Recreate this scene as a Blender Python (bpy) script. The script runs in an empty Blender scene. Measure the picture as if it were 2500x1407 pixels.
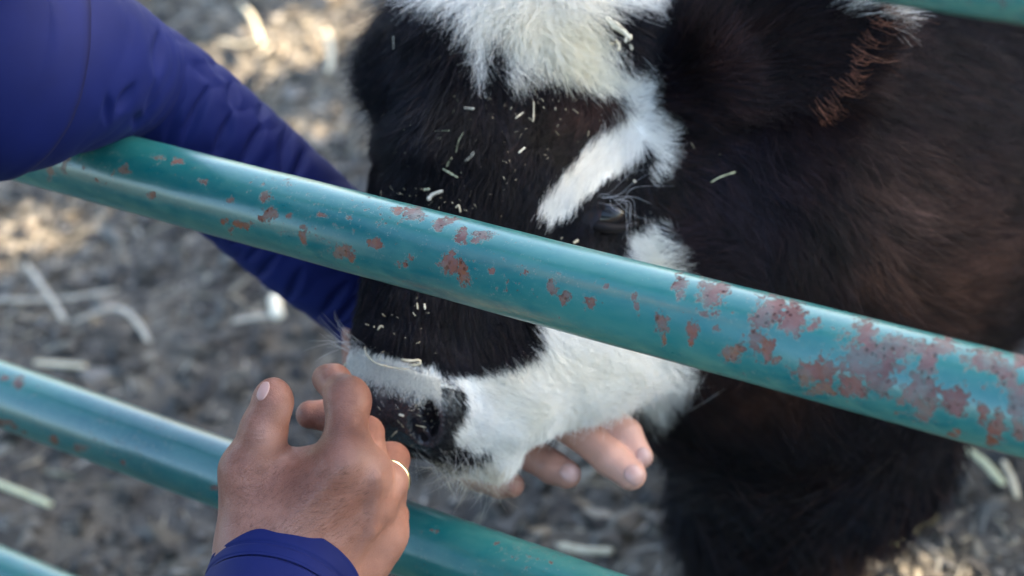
import bpy, bmesh, math
import numpy as np
from mathutils import Vector, noise as mn
from mathutils.bvhtree import BVHTree
rng = np.random.default_rng(7)
SC = bpy.context.scene
COL = SC.collection
# ------------------------------------------------------------------ camera frame
FPX = 5640.0
PITCH = math.radians(31.0)
_A = math.hypot(7650, 2033) * math.cos(PITCH)
ROLL = math.acos(5640 * math.sin(PITCH) / _A) - math.atan2(7650, 2033)
UP = np.array([math.cos(PITCH) * math.sin(ROLL), math.cos(PITCH) * math.cos(ROLL), math.sin(PITCH)])
XA = np.array([7650, -2033, 5640.0]); XA /= np.linalg.norm(XA)
YA = np.cross(UP, XA)
M = np.array([XA, YA, UP])            # rows: world axes in camera axes
CAM = np.array([0.0, 0.0, 1.19])

def Q(x, y, d):                        # photo position at a distance, in camera axes
    return np.array([(x - 1250) / FPX * d, -(y - 703.5) / FPX * d, -d])
def W(p):                              # camera axes -> world
    return np.asarray(p) @ M.T + CAM
def at(x, y, d): return W(Q(x, y, d))
def toc(p): return (np.asarray(p) - CAM) @ M
def px(pc):                            # camera axes -> photo position
    pc = np.asarray(pc)
    return np.stack([1250 + pc[..., 0] / -pc[..., 2] * FPX, 703.5 - pc[..., 1] / -pc[..., 2] * FPX], -1)
def ground_at(x, y, z=0.0):
    r = M @ Q(x, y, 1.0)
    return CAM + r * ((z - CAM[2]) / r[2])

cd = bpy.data.cameras.new('camera'); cam = bpy.data.objects.new('camera', cd); COL.objects.link(cam)
cd.sensor_width = 36; cd.lens = 36 * FPX / 2500
cd.clip_start = 0.05; cd.clip_end = 2000
from mathutils import Matrix
mw = Matrix([[*M[0], CAM[0]], [*M[1], CAM[1]], [*M[2], CAM[2]], [0, 0, 0, 1]])
cam.matrix_world = mw
cd.dof.use_dof = True; cd.dof.focus_distance = 1.13; cd.dof.aperture_fstop = 6.6; cd.dof.aperture_blades = 8
SC.camera = cam
# ------------------------------------------------------------------ sky, sun, exposure
SUN_AZ = math.radians(20)     # from +Y towards +X
SUN_EL = math.radians(27)
SUNV = np.array([math.sin(SUN_AZ) * math.cos(SUN_EL), math.cos(SUN_AZ) * math.cos(SUN_EL), math.sin(SUN_EL)])
w = bpy.data.worlds.new('World'); SC.world = w; w.use_nodes = True
nt = w.node_tree; nt.nodes.clear()
sky = nt.nodes.new('ShaderNodeTexSky'); sky.sky_type = 'NISHITA'; sky.sun_disc = False
sky.sun_elevation = SUN_EL; sky.sun_rotation = SUN_AZ; sky.dust_density = 3.0; sky.air_density = 1.0; sky.ozone_density = 1.0
bg = nt.nodes.new('ShaderNodeBackground'); bg.inputs[1].default_value = 0.11
wo = nt.nodes.new('ShaderNodeOutputWorld')
nt.links.new(sky.outputs[0], bg.inputs[0]); nt.links.new(bg.outputs[0], wo.inputs[0])
sd = bpy.data.lights.new('sun', 'SUN'); sd.energy = 5.0; sd.angle = math.radians(0.55); sd.color = (1.0, 0.82, 0.60)
sun = bpy.data.objects.new('sun', sd); COL.objects.link(sun)
sun.rotation_euler = Vector(SUNV).to_track_quat('Z', 'Y').to_euler()
VS = SC.view_settings
VS.view_transform = 'Standard'; VS.look = 'None'; VS.gamma = 1; VS.use_curve_mapping = False
VS.exposure = 3.16
VS.use_white_balance = True; VS.white_balance_temperature = 6450; VS.white_balance_tint = 8
SC.cycles.use_denoising = True
SC.cycles.max_bounces = 8
SC.cycles_curves.shape = 'RIBBONS'
SC.cycles.sample_clamp_indirect = 6

# ------------------------------------------------------------------ helpers
def link(o, parent=None):
    COL.objects.link(o)
    if parent is not None: o.parent = parent
    return o
def tag(o, label=None, cat=None, group=None, kind=None):
    if label: o['label'] = label
    if cat: o['category'] = cat
    if group: o['group'] = group
    if kind: o['kind'] = kind
    return o
def empty(name, loc=(0, 0, 0)):
    o = bpy.data.objects.new(name, None); o.empty_display_size = .02; link(o); o['_b'] = 0; del o['_b']
    return o
def mesh_obj(name, V, Fc, mat=None, parent=None, smooth=True):
    me = bpy.data.meshes.new(name)
    me.from_pydata(np.asarray(V).tolist() if not isinstance(V, list) else V, [], np.asarray(Fc).tolist() if isinstance(Fc, np.ndarray) else Fc)
    if smooth: me.polygons.foreach_set('use_smooth', np.ones(len(me.polygons), bool))
    me.update()
    if mat: me.materials.append(mat)
    return link(bpy.data.objects.new(name, me), parent)
def fattr(o, name, data):
    a = o.data.attributes.new(name, 'FLOAT', 'POINT'); a.data.foreach_set('value', np.asarray(data, np.float32))
def cattr(o, name, data):
    data = np.asarray(data, np.float32)
    if data.shape[1] == 3: data = np.hstack([data, np.ones((len(data), 1), np.float32)])
    a = o.data.attributes.new(name, 'FLOAT_COLOR', 'POINT'); a.data.foreach_set('color', data.ravel())

def sstep(a, b, x):
    t = np.clip((x - a) / (b - a), 0, 1); return t * t * (3 - 2 * t)
# cheap vectorised value noise
_perm = rng.random((64, 64, 64)).astype(np.float32)
def vnoise(p):
    p = np.asarray(p, float); i = np.floor(p).astype(int); f = p - i; f = f * f * (3 - 2 * f); i &= 63; j = (i + 1) & 63
    g = lambda a, b, c: _perm[a, b, c]
    x0, y0, z0 = i[..., 0], i[..., 1], i[..., 2]; x1, y1, z1 = j[..., 0], j[..., 1], j[..., 2]
    fx, fy, fz = f[..., 0], f[..., 1], f[..., 2]
    a = g(x0, y0, z0) * (1 - fx) + g(x1, y0, z0) * fx; b = g(x0, y1, z0) * (1 - fx) + g(x1, y1, z0) * fx
    c = g(x0, y0, z1) * (1 - fx) + g(x1, y0, z1) * fx; d = g(x0, y1, z1) * (1 - fx) + g(x1, y1, z1) * fx
    return ((a * (1 - fy) + b * fy) * (1 - fz) + (c * (1 - fy) + d * fy) * fz) * 2 - 1
def fbm(p, o=4):
    p = np.asarray(p, float); r = 0; a = 1; t = 0
    for k in range(o): r = r + a * vnoise(p * 2 ** k + 17.3 * k); t += a; a *= .5
    return r / t

# implicit modelling -------------------------------------------------
class Field:
    def __init__(s, lo, hi, h=None, axes=None):
        s.ax = axes if axes else [np.arange(lo[i], hi[i], h, dtype=np.float32) for i in range(3)]
        s.F = np.full([len(a) for a in s.ax], 1.0, np.float32)
    def _sub(s, lo, hi):
        sl = []
        for i in range(3):
            a = int(np.searchsorted(s.ax[i], lo[i])); b = int(np.searchsorted(s.ax[i], hi[i])); sl.append(slice(max(a - 1, 0), max(b + 1, 1)))
        g = np.meshgrid(*[s.ax[i][sl[i]] for i in range(3)], indexing='ij')
        return tuple(sl), np.stack(g, -1)
    def _put(s, sl, d, k, sub=False):
        A = s.F[sl]
        if sub: d = -d; h = np.maximum(k - np.abs(A - d), 0) / k; s.F[sl] = np.maximum(A, d) + h * h * k / 4
        else: h = np.maximum(k - np.abs(A - d), 0) / k; s.F[sl] = np.minimum(A, d) - h * h * k / 4
    def cone(s, a, b, ra, rb, k=.01, flat=None):
        a = np.asarray(a, float); b = np.asarray(b, float); m = max(ra, rb) + k * 1.2 + .006
        sl, P = s._sub(np.minimum(a, b) - m, np.maximum(a, b) + m)
        if P.size == 0: return
        ab = b - a; t = np.clip(((P - a) @ ab) / (ab @ ab + 1e-12), 0, 1)
        D = P - a - t[..., None] * ab
        if flat is not None:           # flat = (direction, factor>1 squashes)
            n = np.asarray(flat[0], float); n /= np.linalg.norm(n); c = (D @ n)[..., None] * n
            D = D + c * (flat[1] - 1)
        s._put(sl, (np.linalg.norm(D, axis=-1) - (ra + (rb - ra) * t)).astype(np.float32), k)
    def ell(s, c, axes, r, k=.01, sub=False):
        c = np.asarray(c, float); R = np.asarray(axes, float); r = np.asarray(r, float)
        ext = np.sqrt(((R * r[:, None]) ** 2).sum(0)) + k * 1.2 + .006
        sl, P = s._sub(c - ext, c + ext)
        if P.size == 0: return
        q = ((P - c) @ R.T); k0 = np.linalg.norm(q / r, axis=-1); k1 = np.linalg.norm(q / (r * r), axis=-1) + 1e-9
        s._put(sl, (k0 * (k0 - 1) / k1).astype(np.float32), k, sub)
    def mesh(s):
        F = s.F; ins = F < 0
        c = np.zeros([n - 1 for n in F.shape], np.int8)
        for dx in (0, 1):
            for dy in (0, 1):
                for dz in (0, 1):
                    c += ins[dx:F.shape[0] - 1 + dx, dy:F.shape[1] - 1 + dy, dz:F.shape[2] - 1 + dz]
        act = np.argwhere((c > 0) & (c < 8)); n = len(act)
        idx = -np.ones(c.shape, np.int64); idx[tuple(act.T)] = np.arange(n)
        acc = np.zeros((n, 3)); cnt = np.zeros(n)
        co = [(0, 0, 0), (1, 0, 0), (0, 1, 0), (1, 1, 0), (0, 0, 1), (1, 0, 1), (0, 1, 1), (1, 1, 1)]
        ed = [(0, 1), (2, 3), (4, 5), (6, 7), (0, 2), (1, 3), (4, 6), (5, 7), (0, 4), (1, 5), (2, 6), (3, 7)]
        X = [s.ax[i].astype(float) for i in range(3)]
        def val(o): return F[act[:, 0] + o[0], act[:, 1] + o[1], act[:, 2] + o[2]].astype(float)
        def pos(o): return np.stack([X[i][act[:, i] + o[i]] for i in range(3)], -1)
        vs = [val(o) for o in co]; ps = [pos(o) for o in co]
        for a, b in ed:
            m = (vs[a] < 0) != (vs[b] < 0); t = vs[a][m] / (vs[a][m] - vs[b][m])
            acc[m] += ps[a][m] + (ps[b][m] - ps[a][m]) * t[:, None]; cnt[m] += 1
        V = acc / cnt[:, None]; Q4 = []
        for ax in range(3):
            sl0 = [slice(None)] * 3; sl1 = [slice(None)] * 3; sl0[ax] = slice(0, -1); sl1[ax] = slice(1, None)
            A = ins[tuple(sl0)]; B = ins[tuple(sl1)]
            e = np.argwhere(A != B); u, v = (ax + 1) % 3, (ax + 2) % 3
            ok = (e[:, u] > 0) & (e[:, v] > 0) & (e[:, u] < F.shape[u] - 1) & (e[:, v] < F.shape[v] - 1); e = e[ok]
            st = A[tuple(e.T)]
            def ci(du, dv):
                q = e.copy(); q[:, u] += du; q[:, v] += dv; return idx[tuple(q.T)]
            q = np.stack([ci(-1, -1), ci(0, -1), ci(0, 0), ci(-1, 0)], 1)
            q[~st] = q[~st][:, ::-1]; Q4.append(q)
        Q4 = np.concatenate(Q4); Q4 = Q4[(Q4 >= 0).all(1)]
        return V, Q4
def vnormals(V, Fq):
    n = np.cross(V[Fq[:, 2]] - V[Fq[:, 0]], V[Fq[:, 3]] - V[Fq[:, 1]]); N = np.zeros_like(V)
    for k in range(4): np.add.at(N, Fq[:, k], n)
    return N / (np.linalg.norm(N, axis=1, keepdims=True) + 1e-12)

def pinpoly(P, poly):
    x, y = P[:, 0], P[:, 1]; c = np.zeros(len(P), bool); n = len(poly)
    for i in range(n):
        x1, y1 = poly[i]; x2, y2 = poly[i - 1]
        if y1 == y2: continue
        c ^= ((y1 > y) != (y2 > y)) & (x < (x2 - x1) * (y - y1) / (y2 - y1) + x1)
    return c

# materials ----------------------------------------------------------
def mat(name):
    m = bpy.data.materials.new(name); m.use_nodes = True; t = m.node_tree; b = t.nodes['Principled BSDF']
    return m, t, b
def N(t, typ, **kw):
    n = t.nodes.new(typ)
    for k, v in kw.items():
        if k in n.inputs.keys() if hasattr(n.inputs, 'keys') else False: n.inputs[k].default_value = v
        else: setattr(n, k, v)
    return n
def noise_n(t, scale, detail=4, rough=.55, coord=None, dist=0):
    n = t.nodes.new('ShaderNodeTexNoise'); n.inputs['Scale'].default_value = scale; n.inputs['Detail'].default_value = detail
    n.inputs['Roughness'].default_value = rough; n.inputs['Distortion'].default_value = dist
    if coord is None:
        tc = t.nodes.new('ShaderNodeTexCoord'); coord = tc.outputs['Object']
    t.links.new(coord, n.inputs['Vector']); return n.outputs[0]
def ramp(t, src, stops, interp='LINEAR'):
    r = t.nodes.new('ShaderNodeValToRGB'); r.color_ramp.interpolation = interp
    e = r.color_ramp.elements
    while len(e) < len(stops): e.new(.5)
    for i, (p, c) in enumerate(stops):
        e[i].position = p; e[i].color = (c, c, c, 1) if isinstance(c, (int, float)) else (*c, 1)
    t.links.new(src, r.inputs[0]); return r.outputs[0]
def mix(t, f, a, b):
    m = t.nodes.new('ShaderNodeMix'); m.data_type = 'RGBA'
    for s, v in ((m.inputs[0], f), (m.inputs[6], a), (m.inputs[7], b)):
        if hasattr(v, 'links') or hasattr(v, 'is_linked'): t.links.new(v, s)
        else: s.default_value = (*v, 1) if isinstance(v, tuple) else v
    return m.outputs[2]
def mth(t, op, a, b=0.0, clamp=False):
    m = t.nodes.new('ShaderNodeMath'); m.operation = op; m.use_clamp = clamp
    for s, v in ((m.inputs[0], a), (m.inputs[1], b)):
        if hasattr(v, 'is_linked'): t.links.new(v, s)
        else: s.default_value = v
    return m.outputs[0]
def bump(t, b, h, strength=.3, dist=.001):
    n = t.nodes.new('ShaderNodeBump'); n.inputs['Strength'].default_value = strength; n.inputs['Distance'].default_value = dist
    t.links.new(h, n.inputs['Height']); t.links.new(n.outputs[0], b.inputs['Normal'])
def attr(t, name, typ='GEOMETRY'):
    a = t.nodes.new('ShaderNodeAttribute'); a.attribute_name = name; return a

# ================================================================== SHADE WALL (unseen, added to block the sun)
def boards_mat():
    m, t, b = mat('weathered_boards'); n = noise_n(t, 6, 5)
    t.links.new(ramp(t, n, [(.3, (.10, .085, .07)), (.7, (.22, .19, .16))]), b.inputs['Base Color']); b.inputs['Roughness'].default_value = .9
    return m
P0 = at(1250, 668, 1.128)                 # a point on the main rail's axis
GATE_Y = P0[1]
WALL_Y = GATE_Y + 4.2
WALL_X = (-2.4, 2.9); WALL_H = 3.25
openings = []
def open_for(x, y, hw, hh, z=0.02):       # a gap in the boards whose sun falls on this place
    g = ground_at(x, y, z); t_ = (WALL_Y - g[1]) / SUNV[1]; q = g + SUNV * t_
    openings.append((q[0] - hw, q[0] + hw, q[2] - hh, q[2] + hh))
open_for(700, 75, .085, .085); open_for(762, 285, .034, .022); open_for(80, 525, .065, .035); open_for(688, 775, .012, .010)
open_for(2270, 1460, .08, .035); open_for(2400, 790, .03, .015)
blocker = empty('shade_wall'); tag(blocker, 'tall weathered board wall added out of view to shade the calf, with sun gaps', 'wall')
bm_ = boards_mat(); bw = .19; x = WALL_X[0]
while x < WALL_X[1]:
    x0, x1 = x + .003, x + bw - .003
    cuts = [0.0, WALL_H]
    segs = [(x0, x1, 0.0, WALL_H)]
    for (a, b_, c, d) in openings:
        new = []
        for (p, q, r, s) in segs:
            if b_ <= p or a >= q or d <= r or c >= s: new.append((p, q, r, s)); continue
            if r < c: new.append((p, q, r, c))
            if s > d: new.append((p, q, d, s))
            lo, hi = max(r, c), min(s, d)
            if p < a: new.append((p, a, lo, hi))
            if q > b_: new.append((b_, q, lo, hi))
        segs = new
    V = []; Fc = []; yo = rng.uniform(-.004, .004)
    for (p, q, r, s) in segs:
        k = len(V); y0 = WALL_Y + yo; y1 = y0 + .022
        V += [(p, y0, r), (q, y0, r), (q, y1, r), (p, y1, r), (p, y0, s), (q, y0, s), (q, y1, s), (p, y1, s)]
        Fc += [[k + i for i in f] for f in ((0, 3, 2, 1), (4, 5, 6, 7), (0, 1, 5, 4), (1, 2, 6, 5), (2, 3, 7, 6), (3, 0, 4, 7))]
    mesh_obj('board', V, Fc, bm_, blocker, smooth=False)
    x += bw
for z in (.6, 2.95):                  # back rails carrying the boards
    V = [(WALL_X[0], WALL_Y + .03, z), (WALL_X[1], WALL_Y + .03, z), (WALL_X[1], WALL_Y + .07, z), (WALL_X[0], WALL_Y + .07, z)]
    V += [(a, b, c + .09) for a, b, c in V]
    mesh_obj('board_rail', V, [[0, 3, 2, 1], [4, 5, 6, 7], [0, 1, 5, 4], [1, 2, 6, 5], [2, 3, 7, 6], [3, 0, 4, 7]], bm_, blocker, smooth=False)

# ================================================================== GROUND
def dirt_mat():
    m, t, b = mat('trampled_dirt'); n1 = noise_n(t, 9, 6, .6); n2 = noise_n(t, 55, 5, .65); n3 = noise_n(t, 160, 3, .6)
    c = ramp(t, n2, [(.32, (.012, .010, .008)), (.50, (.042, .036, .029)), (.68, (.11, .098, .08))])
    c = mix(t, ramp(t, n1, [(.42, 0.0), (.68, .55)]), c, (.15, .12, .08))
    t.links.new(c, b.inputs['Base Color']); b.inputs['Roughness'].default_value = .85
    bump(t, b, mth(t, 'ADD', n2, n3), .8, .006); return m
DIRT = dirt_mat()
gx = np.concatenate([[-400, -60, -12, -5], np.arange(-2.6, .9, .009), [3, 8, 60, 400]])
gy = np.concatenate([[-400, -40, -6, -1], np.arange(.5, 3.6, .009), [5, 12, 60, 400]])
GX, GY = np.meshgrid(gx, gy, indexing='ij')
inr = (sstep(-3, -2.3, GX) * sstep(1.2, .7, GX) * sstep(.1, .6, GY) * sstep(4, 3.4, GY))
GZ = (fbm(np.stack([GX * 14, GY * 14, GX * 0], -1), 3) * .012 + np.abs(fbm(np.stack([GX * 45, GY * 45, GX * 0 + 3], -1), 3)) * .014 - .006) * inr
nx, ny = GX.shape; I = np.arange(nx * ny).reshape(nx, ny)
Fg = np.stack([I[:-1, :-1], I[1:, :-1], I[1:, 1:], I[:-1, 1:]], -1).reshape(-1, 4)
g = mesh_obj('ground', np.stack([GX, GY, GZ], -1).reshape(-1, 3), Fg, DIRT); tag(g, 'trampled dirt with chopped straw and crumbs', kind='structure')
def gz(x, y):
    p = np.array([x, y]); return float(fbm(np.array([[p[0] * 14, p[1] * 14, 0]]), 3)[0] * .012 + abs(fbm(np.array([[p[0] * 45, p[1] * 45, 3]]), 3)[0]) * .014 - .006)
# clods, chips and crumbs: one mass nobody could count
def chunk_mass(name, n, size, elong, cols, label, cat, flat=(.5, .9), spots=None):
    c0 = np.array([[1, 0, 0], [-1, 0, 0], [0, 1, 0], [0, -1, 0], [0, 0, 1], [0, 0, -1.0]])
    f0 = np.array([[0, 2, 4], [2, 1, 4], [1, 3, 4], [3, 0, 4], [2, 0, 5], [1, 2, 5], [3, 1, 5], [0, 3, 5]])
    # scatter over what the lens can see (world area of the pen floor)
    P = np.stack([rng.uniform(-2.6, .7, n), rng.uniform(.7, 3.6, n)], -1)
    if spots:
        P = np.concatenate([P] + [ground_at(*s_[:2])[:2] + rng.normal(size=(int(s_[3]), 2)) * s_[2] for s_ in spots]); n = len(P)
    q = px(toc(np.column_stack([P, np.zeros(n)]))); ok = (q[:, 0] > -250) & (q[:, 0] < 2750) & (q[:, 1] > -250) & (q[:, 1] < 1650); P = P[ok]; n = len(P)
    s = size[0] * (size[1] / size[0]) ** (rng.random(n) ** 1.8)
    el = rng.uniform(*elong, n); fl = rng.uniform(*flat, n); a = rng.uniform(0, 2 * np.pi, n)
    V = c0[None] * (1 + .35 * rng.normal(size=(n, 6, 1))).clip(.5, 1.6)
    V = V + .2 * rng.normal(size=(n, 6, 3))
    V[..., 0] *= el[:, None]; V[..., 2] *= fl[:, None]; V *= s[:, None, None]
    ti = rng.normal(size=n) * .35; ct, st = np.cos(ti)[:, None], np.sin(ti)[:, None]
    V = np.stack([V[..., 0] * ct - V[..., 2] * st, V[..., 1], V[..., 0] * st + V[..., 2] * ct], -1)
    ca, sa = np.cos(a)[:, None], np.sin(a)[:, None]
    V = np.stack([V[..., 0] * ca - V[..., 1] * sa, V[..., 0] * sa + V[..., 1] * ca, V[..., 2]], -1)
    z = fbm(np.stack([P[:, 0] * 14, P[:, 1] * 14, P[:, 0] * 0], -1), 3) * .012 + np.abs(fbm(np.stack([P[:, 0] * 45, P[:, 1] * 45, P[:, 0] * 0 + 3], -1), 3)) * .014 - .006
    V += np.column_stack([P, z + s * fl * .45])[:, None]
    Fc = (f0[None] + (np.arange(n) * 6)[:, None, None]).reshape(-1, 3)
    o = mesh_obj(name, V.reshape(-1, 3), Fc, CHUNK, smooth=False); tag(o, label, cat, kind='stuff')
    cols = np.array(cols); ci = cols[rng.integers(0, len(cols), n)] * rng.uniform(.28, .82, (n, 1)) * np.array([1.04, 1.0, .92])
    cattr(o, 'col', np.repeat(ci, 6, 0)); return o
def chunk_mat():
    m, t, b = mat('crumbs'); a = attr(t, 'col'); n = noise_n(t, 220, 3)
    t.links.new(mix(t, ramp(t, n, [(.35, .0), (.7, .45)]), a.outputs['Color'], (.10, .09, .08)), b.inputs['Base Color']); b.inputs['Roughness'].default_value = .8
    return m
CHUNK = chunk_mat()
SPOTS = [(680, 60, .17, 4200), (780, 290, .07, 500), (90, 520, .13, 1100), (2250, 1420, .06, 200), (1600, 1330, .08, 120)]  # pale straw massed mostly in the sun patches, added to make them brighter
chunk_mass('dirt_clods', 30000, (.003, .014), (1, 1.7), [(.085, .077, .068), (.15, .140, .125), (.035, .032, .028), (.23, .22, .205), (.13, .105, .08), (.03, .027, .024)], 'small grey brown clods and manure crumbs', 'dirt')
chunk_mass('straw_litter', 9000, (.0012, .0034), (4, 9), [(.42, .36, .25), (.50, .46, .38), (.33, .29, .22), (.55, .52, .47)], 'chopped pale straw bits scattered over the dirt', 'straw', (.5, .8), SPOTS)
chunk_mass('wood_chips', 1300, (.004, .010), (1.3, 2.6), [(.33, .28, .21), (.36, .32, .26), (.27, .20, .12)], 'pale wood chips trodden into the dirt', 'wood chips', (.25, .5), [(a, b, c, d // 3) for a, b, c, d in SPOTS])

def straw_mat(name, c0, c1):
    m, t, b = mat(name); n = noise_n(t, 120, 4)
    t.links.new(ramp(t, n, [(.3, c0), (.7, c1)]), b.inputs['Base Color']); b.inputs['Roughness'].default_value = .6
    return m
STRAW = straw_mat('dry_straw', (.38, .32, .20), (.60, .53, .38))
GREENSTRAW = straw_mat('greenish_straw', (.36, .36, .20), (.55, .55, .35))
PALE = straw_mat('bleached_chip', (.56, .50, .36), (.72, .66, .52)); HUSK = straw_mat('dull_husk', (.24, .21, .16), (.46, .41, .32))
def tube(pts, rad, seg=8, flat=1.0, nrm=None, closed_ends=True):
    pts = np.asarray(pts, float); rad = np.broadcast_to(np.asarray(rad, float), (len(pts),)); V = []; n = len(pts)
    T = np.gradient(pts, axis=0); T /= np.linalg.norm(T, axis=1, keepdims=True) + 1e-12
    ref = np.array(nrm if nrm is not None else UPW, float); F_ = []
    for i in range(n):
        u = np.cross(T[i], ref); u /= np.linalg.norm(u) + 1e-9; v = np.cross(u, T[i])
        for k in range(seg):
            a = 2 * np.pi * k / seg; V.append(pts[i] + rad[i] * (np.cos(a) * u + np.sin(a) * v * flat))
    for i in range(n - 1):
        for k in range(seg):
            k2 = (k + 1) % seg; F_.append([i * seg + k, i * seg + k2, (i + 1) * seg + k2, (i + 1) * seg + k])
    if closed_ends: F_.append(list(range(seg))[::-1]); F_.append([(n - 1) * seg + k for k in range(seg)])
    return [tuple(p) for p in V], F_
UPW = np.array([0, 0, 1.0])
def spline(P, n):
    P = np.asarray(P, float); m = len(P); t = np.linspace(0, m - 1, n); i = np.clip(t.astype(int), 0, m - 2); f = (t - i)[:, None]
    g = lambda k: P[np.clip(k, 0, m - 1)]
    a, b, c, d = g(i - 1), g(i), g(i + 1), g(i + 2)
    a = np.where((i == 0)[:, None], 2 * b - c, a); d = np.where((i == m - 2)[:, None], 2 * c - b, d)
    return .5 * ((2 * b) + (c - a) * f + (2 * a - 5 * b + 4 * c - d) * f ** 2 + (3 * b - a - 3 * c + d) * f ** 3)
GS = 'straw stems lying on the pen floor'
def ground_straw(pts, r, m, label, flat=.5):
    P = []
    for (x, y) in pts: g_ = ground_at(x, y, .02); P.append([g_[0], g_[1], .022 + r])
    r *= .68
    V, F_ = tube(spline(P, 14), r * np.r_[.7, np.ones(12), .75], 8, flat)
    o = mesh_obj('straw_stem', V, F_, m); tag(o, label, 'straw', GS); return o
ground_straw([(-30, 745), (150, 742), (290, 720)], .0042, HUSK, 'long tan straw stem lying flat at the left edge of the floor')
ground_straw([(70, 660), (120, 730), (165, 800)], .0045, HUSK, 'short straw crossing over the long stem at the left edge')
ground_straw([(180, 800), (280, 765), (330, 790), (370, 850)], .0045, HUSK, 'bent pale husk piece right of the crossing straws')
ground_straw([(-20, 1190), (60, 1220), (130, 1250)], .0055, GREENSTRAW, 'yellowish stem below the lower rail at the left edge')
ground_straw([(2170, 1350), (2230, 1315), (2290, 1275)], .004, GREENSTRAW, 'greenish stem lying right of the calf leg')
ground_straw([(2300, 1085), (2390, 1135), (2450, 1200)], .0055, GREENSTRAW, 'thick bent greenish straw under the rusty end of the rail')
ground_straw([(2450, 1140), (2470, 1180), (2485, 1230)], .004, STRAW, 'short tan straw beside the thick bent one')
ground_straw([(1640, 1225), (1670, 1195), (1700, 1185)], .004, STRAW, 'short straw between the fingers and the calf leg')
ground_straw([(1370, 1350), (1430, 1362), (1500, 1365)], .006, STRAW, 'straw piece lying above the lower rail near the bottom edge')
ground_straw([(570, 800), (630, 790), (670, 785)], .005, HUSK, 'pale grey chip left of the bright one')
ground_straw([(675, 745), (680, 780), (688, 800)], .0095, PALE, 'bright white chip in the small spot of sun')
ground_straw([(590, 20), (620, 60), (640, 120)], .005, STRAW, 'wide straw flake in the sunny patch behind the arm')
ground_straw([(800, 90), (812, 140), (806, 190)], .006, STRAW, 'pale upright flake at the edge of the sunny patch')
ground_straw([(540, 110), (590, 120), (640, 105)], .004, STRAW, 'tan flake crossing the sunny patch behind the arm')
ground_straw([(90, 900), (150, 905), (215, 910)], .0055, STRAW, 'grey straw just above the lower rail at the left')

# ================================================================== GATE
def tube_paint():
    m, t, b = mat('teal_gate_paint'); tc = t.nodes.new('ShaderNodeTexCoord'); o = tc.outputs['Object']
    mp = t.nodes.new('ShaderNodeMapping'); mp.inputs['Scale'].default_value = (.45, 1, 1); t.links.new(o, mp.inputs[0]); st = mp.outputs[0]
    at_ = attr(t, 'rust').outputs['Fac']; ch = attr(t, 'chalk_bounce').outputs['Fac']
    edge = noise_n(t, 260, 5, .7, o); edge2 = noise_n(t, 900, 3, .6, o)
    r = mth(t, 'ADD', at_, mth(t, 'MULTIPLY', mth(t, 'SUBTRACT', edge, .5), 1.75)); r = mth(t, 'ADD', r, mth(t, 'MULTIPLY', mth(t, 'SUBTRACT', edge2, .5), .7))
    spk = ramp(t, mth(t, 'ADD', mth(t, 'MULTIPLY', at_, .75), mth(t, 'MULTIPLY', mth(t, 'SUBTRACT', noise_n(t, 520, 4, .65, o), .5), 2.6)), [(.60, 0.0), (.68, 1.0)])
    rm = mth(t, 'MAXIMUM', ramp(t, r, [(.485, 0.0), (.575, 1.0)]), spk); rm = mth(t, 'MULTIPLY', rm, ramp(t, noise_n(t, 48, 5, .7, o), [(.32, .45), (.58, 1.0)])); rimc = ramp(t, r, [(.50, 1.0), (.62, 0.0)]); halo = ramp(t, r, [(.36, 0.0), (.50, 1.0)])
    big = noise_n(t, 12, 5, .6, st); fine = noise_n(t, 140, 5, .7, st)
    teal = ramp(t, big, [(.3, (.003, .085, .088)), (.7, (.006, .122, .112))])
    chalk_bounce = mth(t, 'MULTIPLY', ramp(t, mth(t, 'ADD', fine, mth(t, 'MULTIPLY', big, .6)), [(.62, 0.0), (1.0, 1.0)]), ch)
    teal = mix(t, mth(t, 'MULTIPLY', chalk_bounce, .8), teal, (.12, .24, .165))
    teal = mix(t, mth(t, 'MULTIPLY', halo, .6), teal, (.12, .19, .16))
    sp = t.nodes.new('ShaderNodeTexVoronoi'); sp.inputs['Scale'].default_value = 300; t.links.new(o, sp.inputs['Vector'])
    dots = mth(t, 'MULTIPLY', ramp(t, sp.outputs['Distance'], [(.18, 1.0), (.32, 0.0)]), ramp(t, noise_n(t, 60, 2, .5, o), [(.42, 0.0), (.52, 1.0)]))
    ox = ramp(t, noise_n(t, 90, 4, .6, o), [(.3, (.095, .048, .044)), (.7, (.160, .090, .084))])
    ox = mix(t, dots, ox, (.045, .012, .011))
    ox = mix(t, mth(t, 'MULTIPLY', rimc, .55), ox, (.115, .040, .016))
    og = attr(t, 'orange').outputs['Fac']
    ox = mix(t, mth(t, 'MULTIPLY', og, ramp(t, noise_n(t, 330, 4, .6, o), [(.35, .2), (.6, 1.0)])), ox, (.20, .062, .016))
    scr = noise_n(t, 30, 6, .8, st, 1.5)
    c = mix(t, rm, teal, ox)
    t.links.new(c, b.inputs['Base Color'])
    t.links.new(mth(t, 'SUBTRACT', .3, mth(t, 'MULTIPLY', rm, .3)), b.inputs['Coat Weight']); t.links.new(mth(t, 'SUBTRACT', .5, mth(t, 'MULTIPLY', rm, .36)), b.inputs['Specular IOR Level'])
    ro = mth(t, 'ADD', mth(t, 'MULTIPLY', rm, .35), mth(t, 'ADD', mth(t, 'MULTIPLY', fine, .18), .22)); t.links.new(ro, b.inputs['Roughness'])
    h = mth(t, 'SUBTRACT', mth(t, 'MULTIPLY', fine, .12), mth(t, 'ADD', rm, mth(t, 'MULTIPLY', mth(t, 'MULTIPLY', dots, rm), .8)))
    bump(t, b, h, .7, .0009); b.inputs['Coat Roughness'].default_value = .17
    return m
PAINT = tube_paint()
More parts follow.
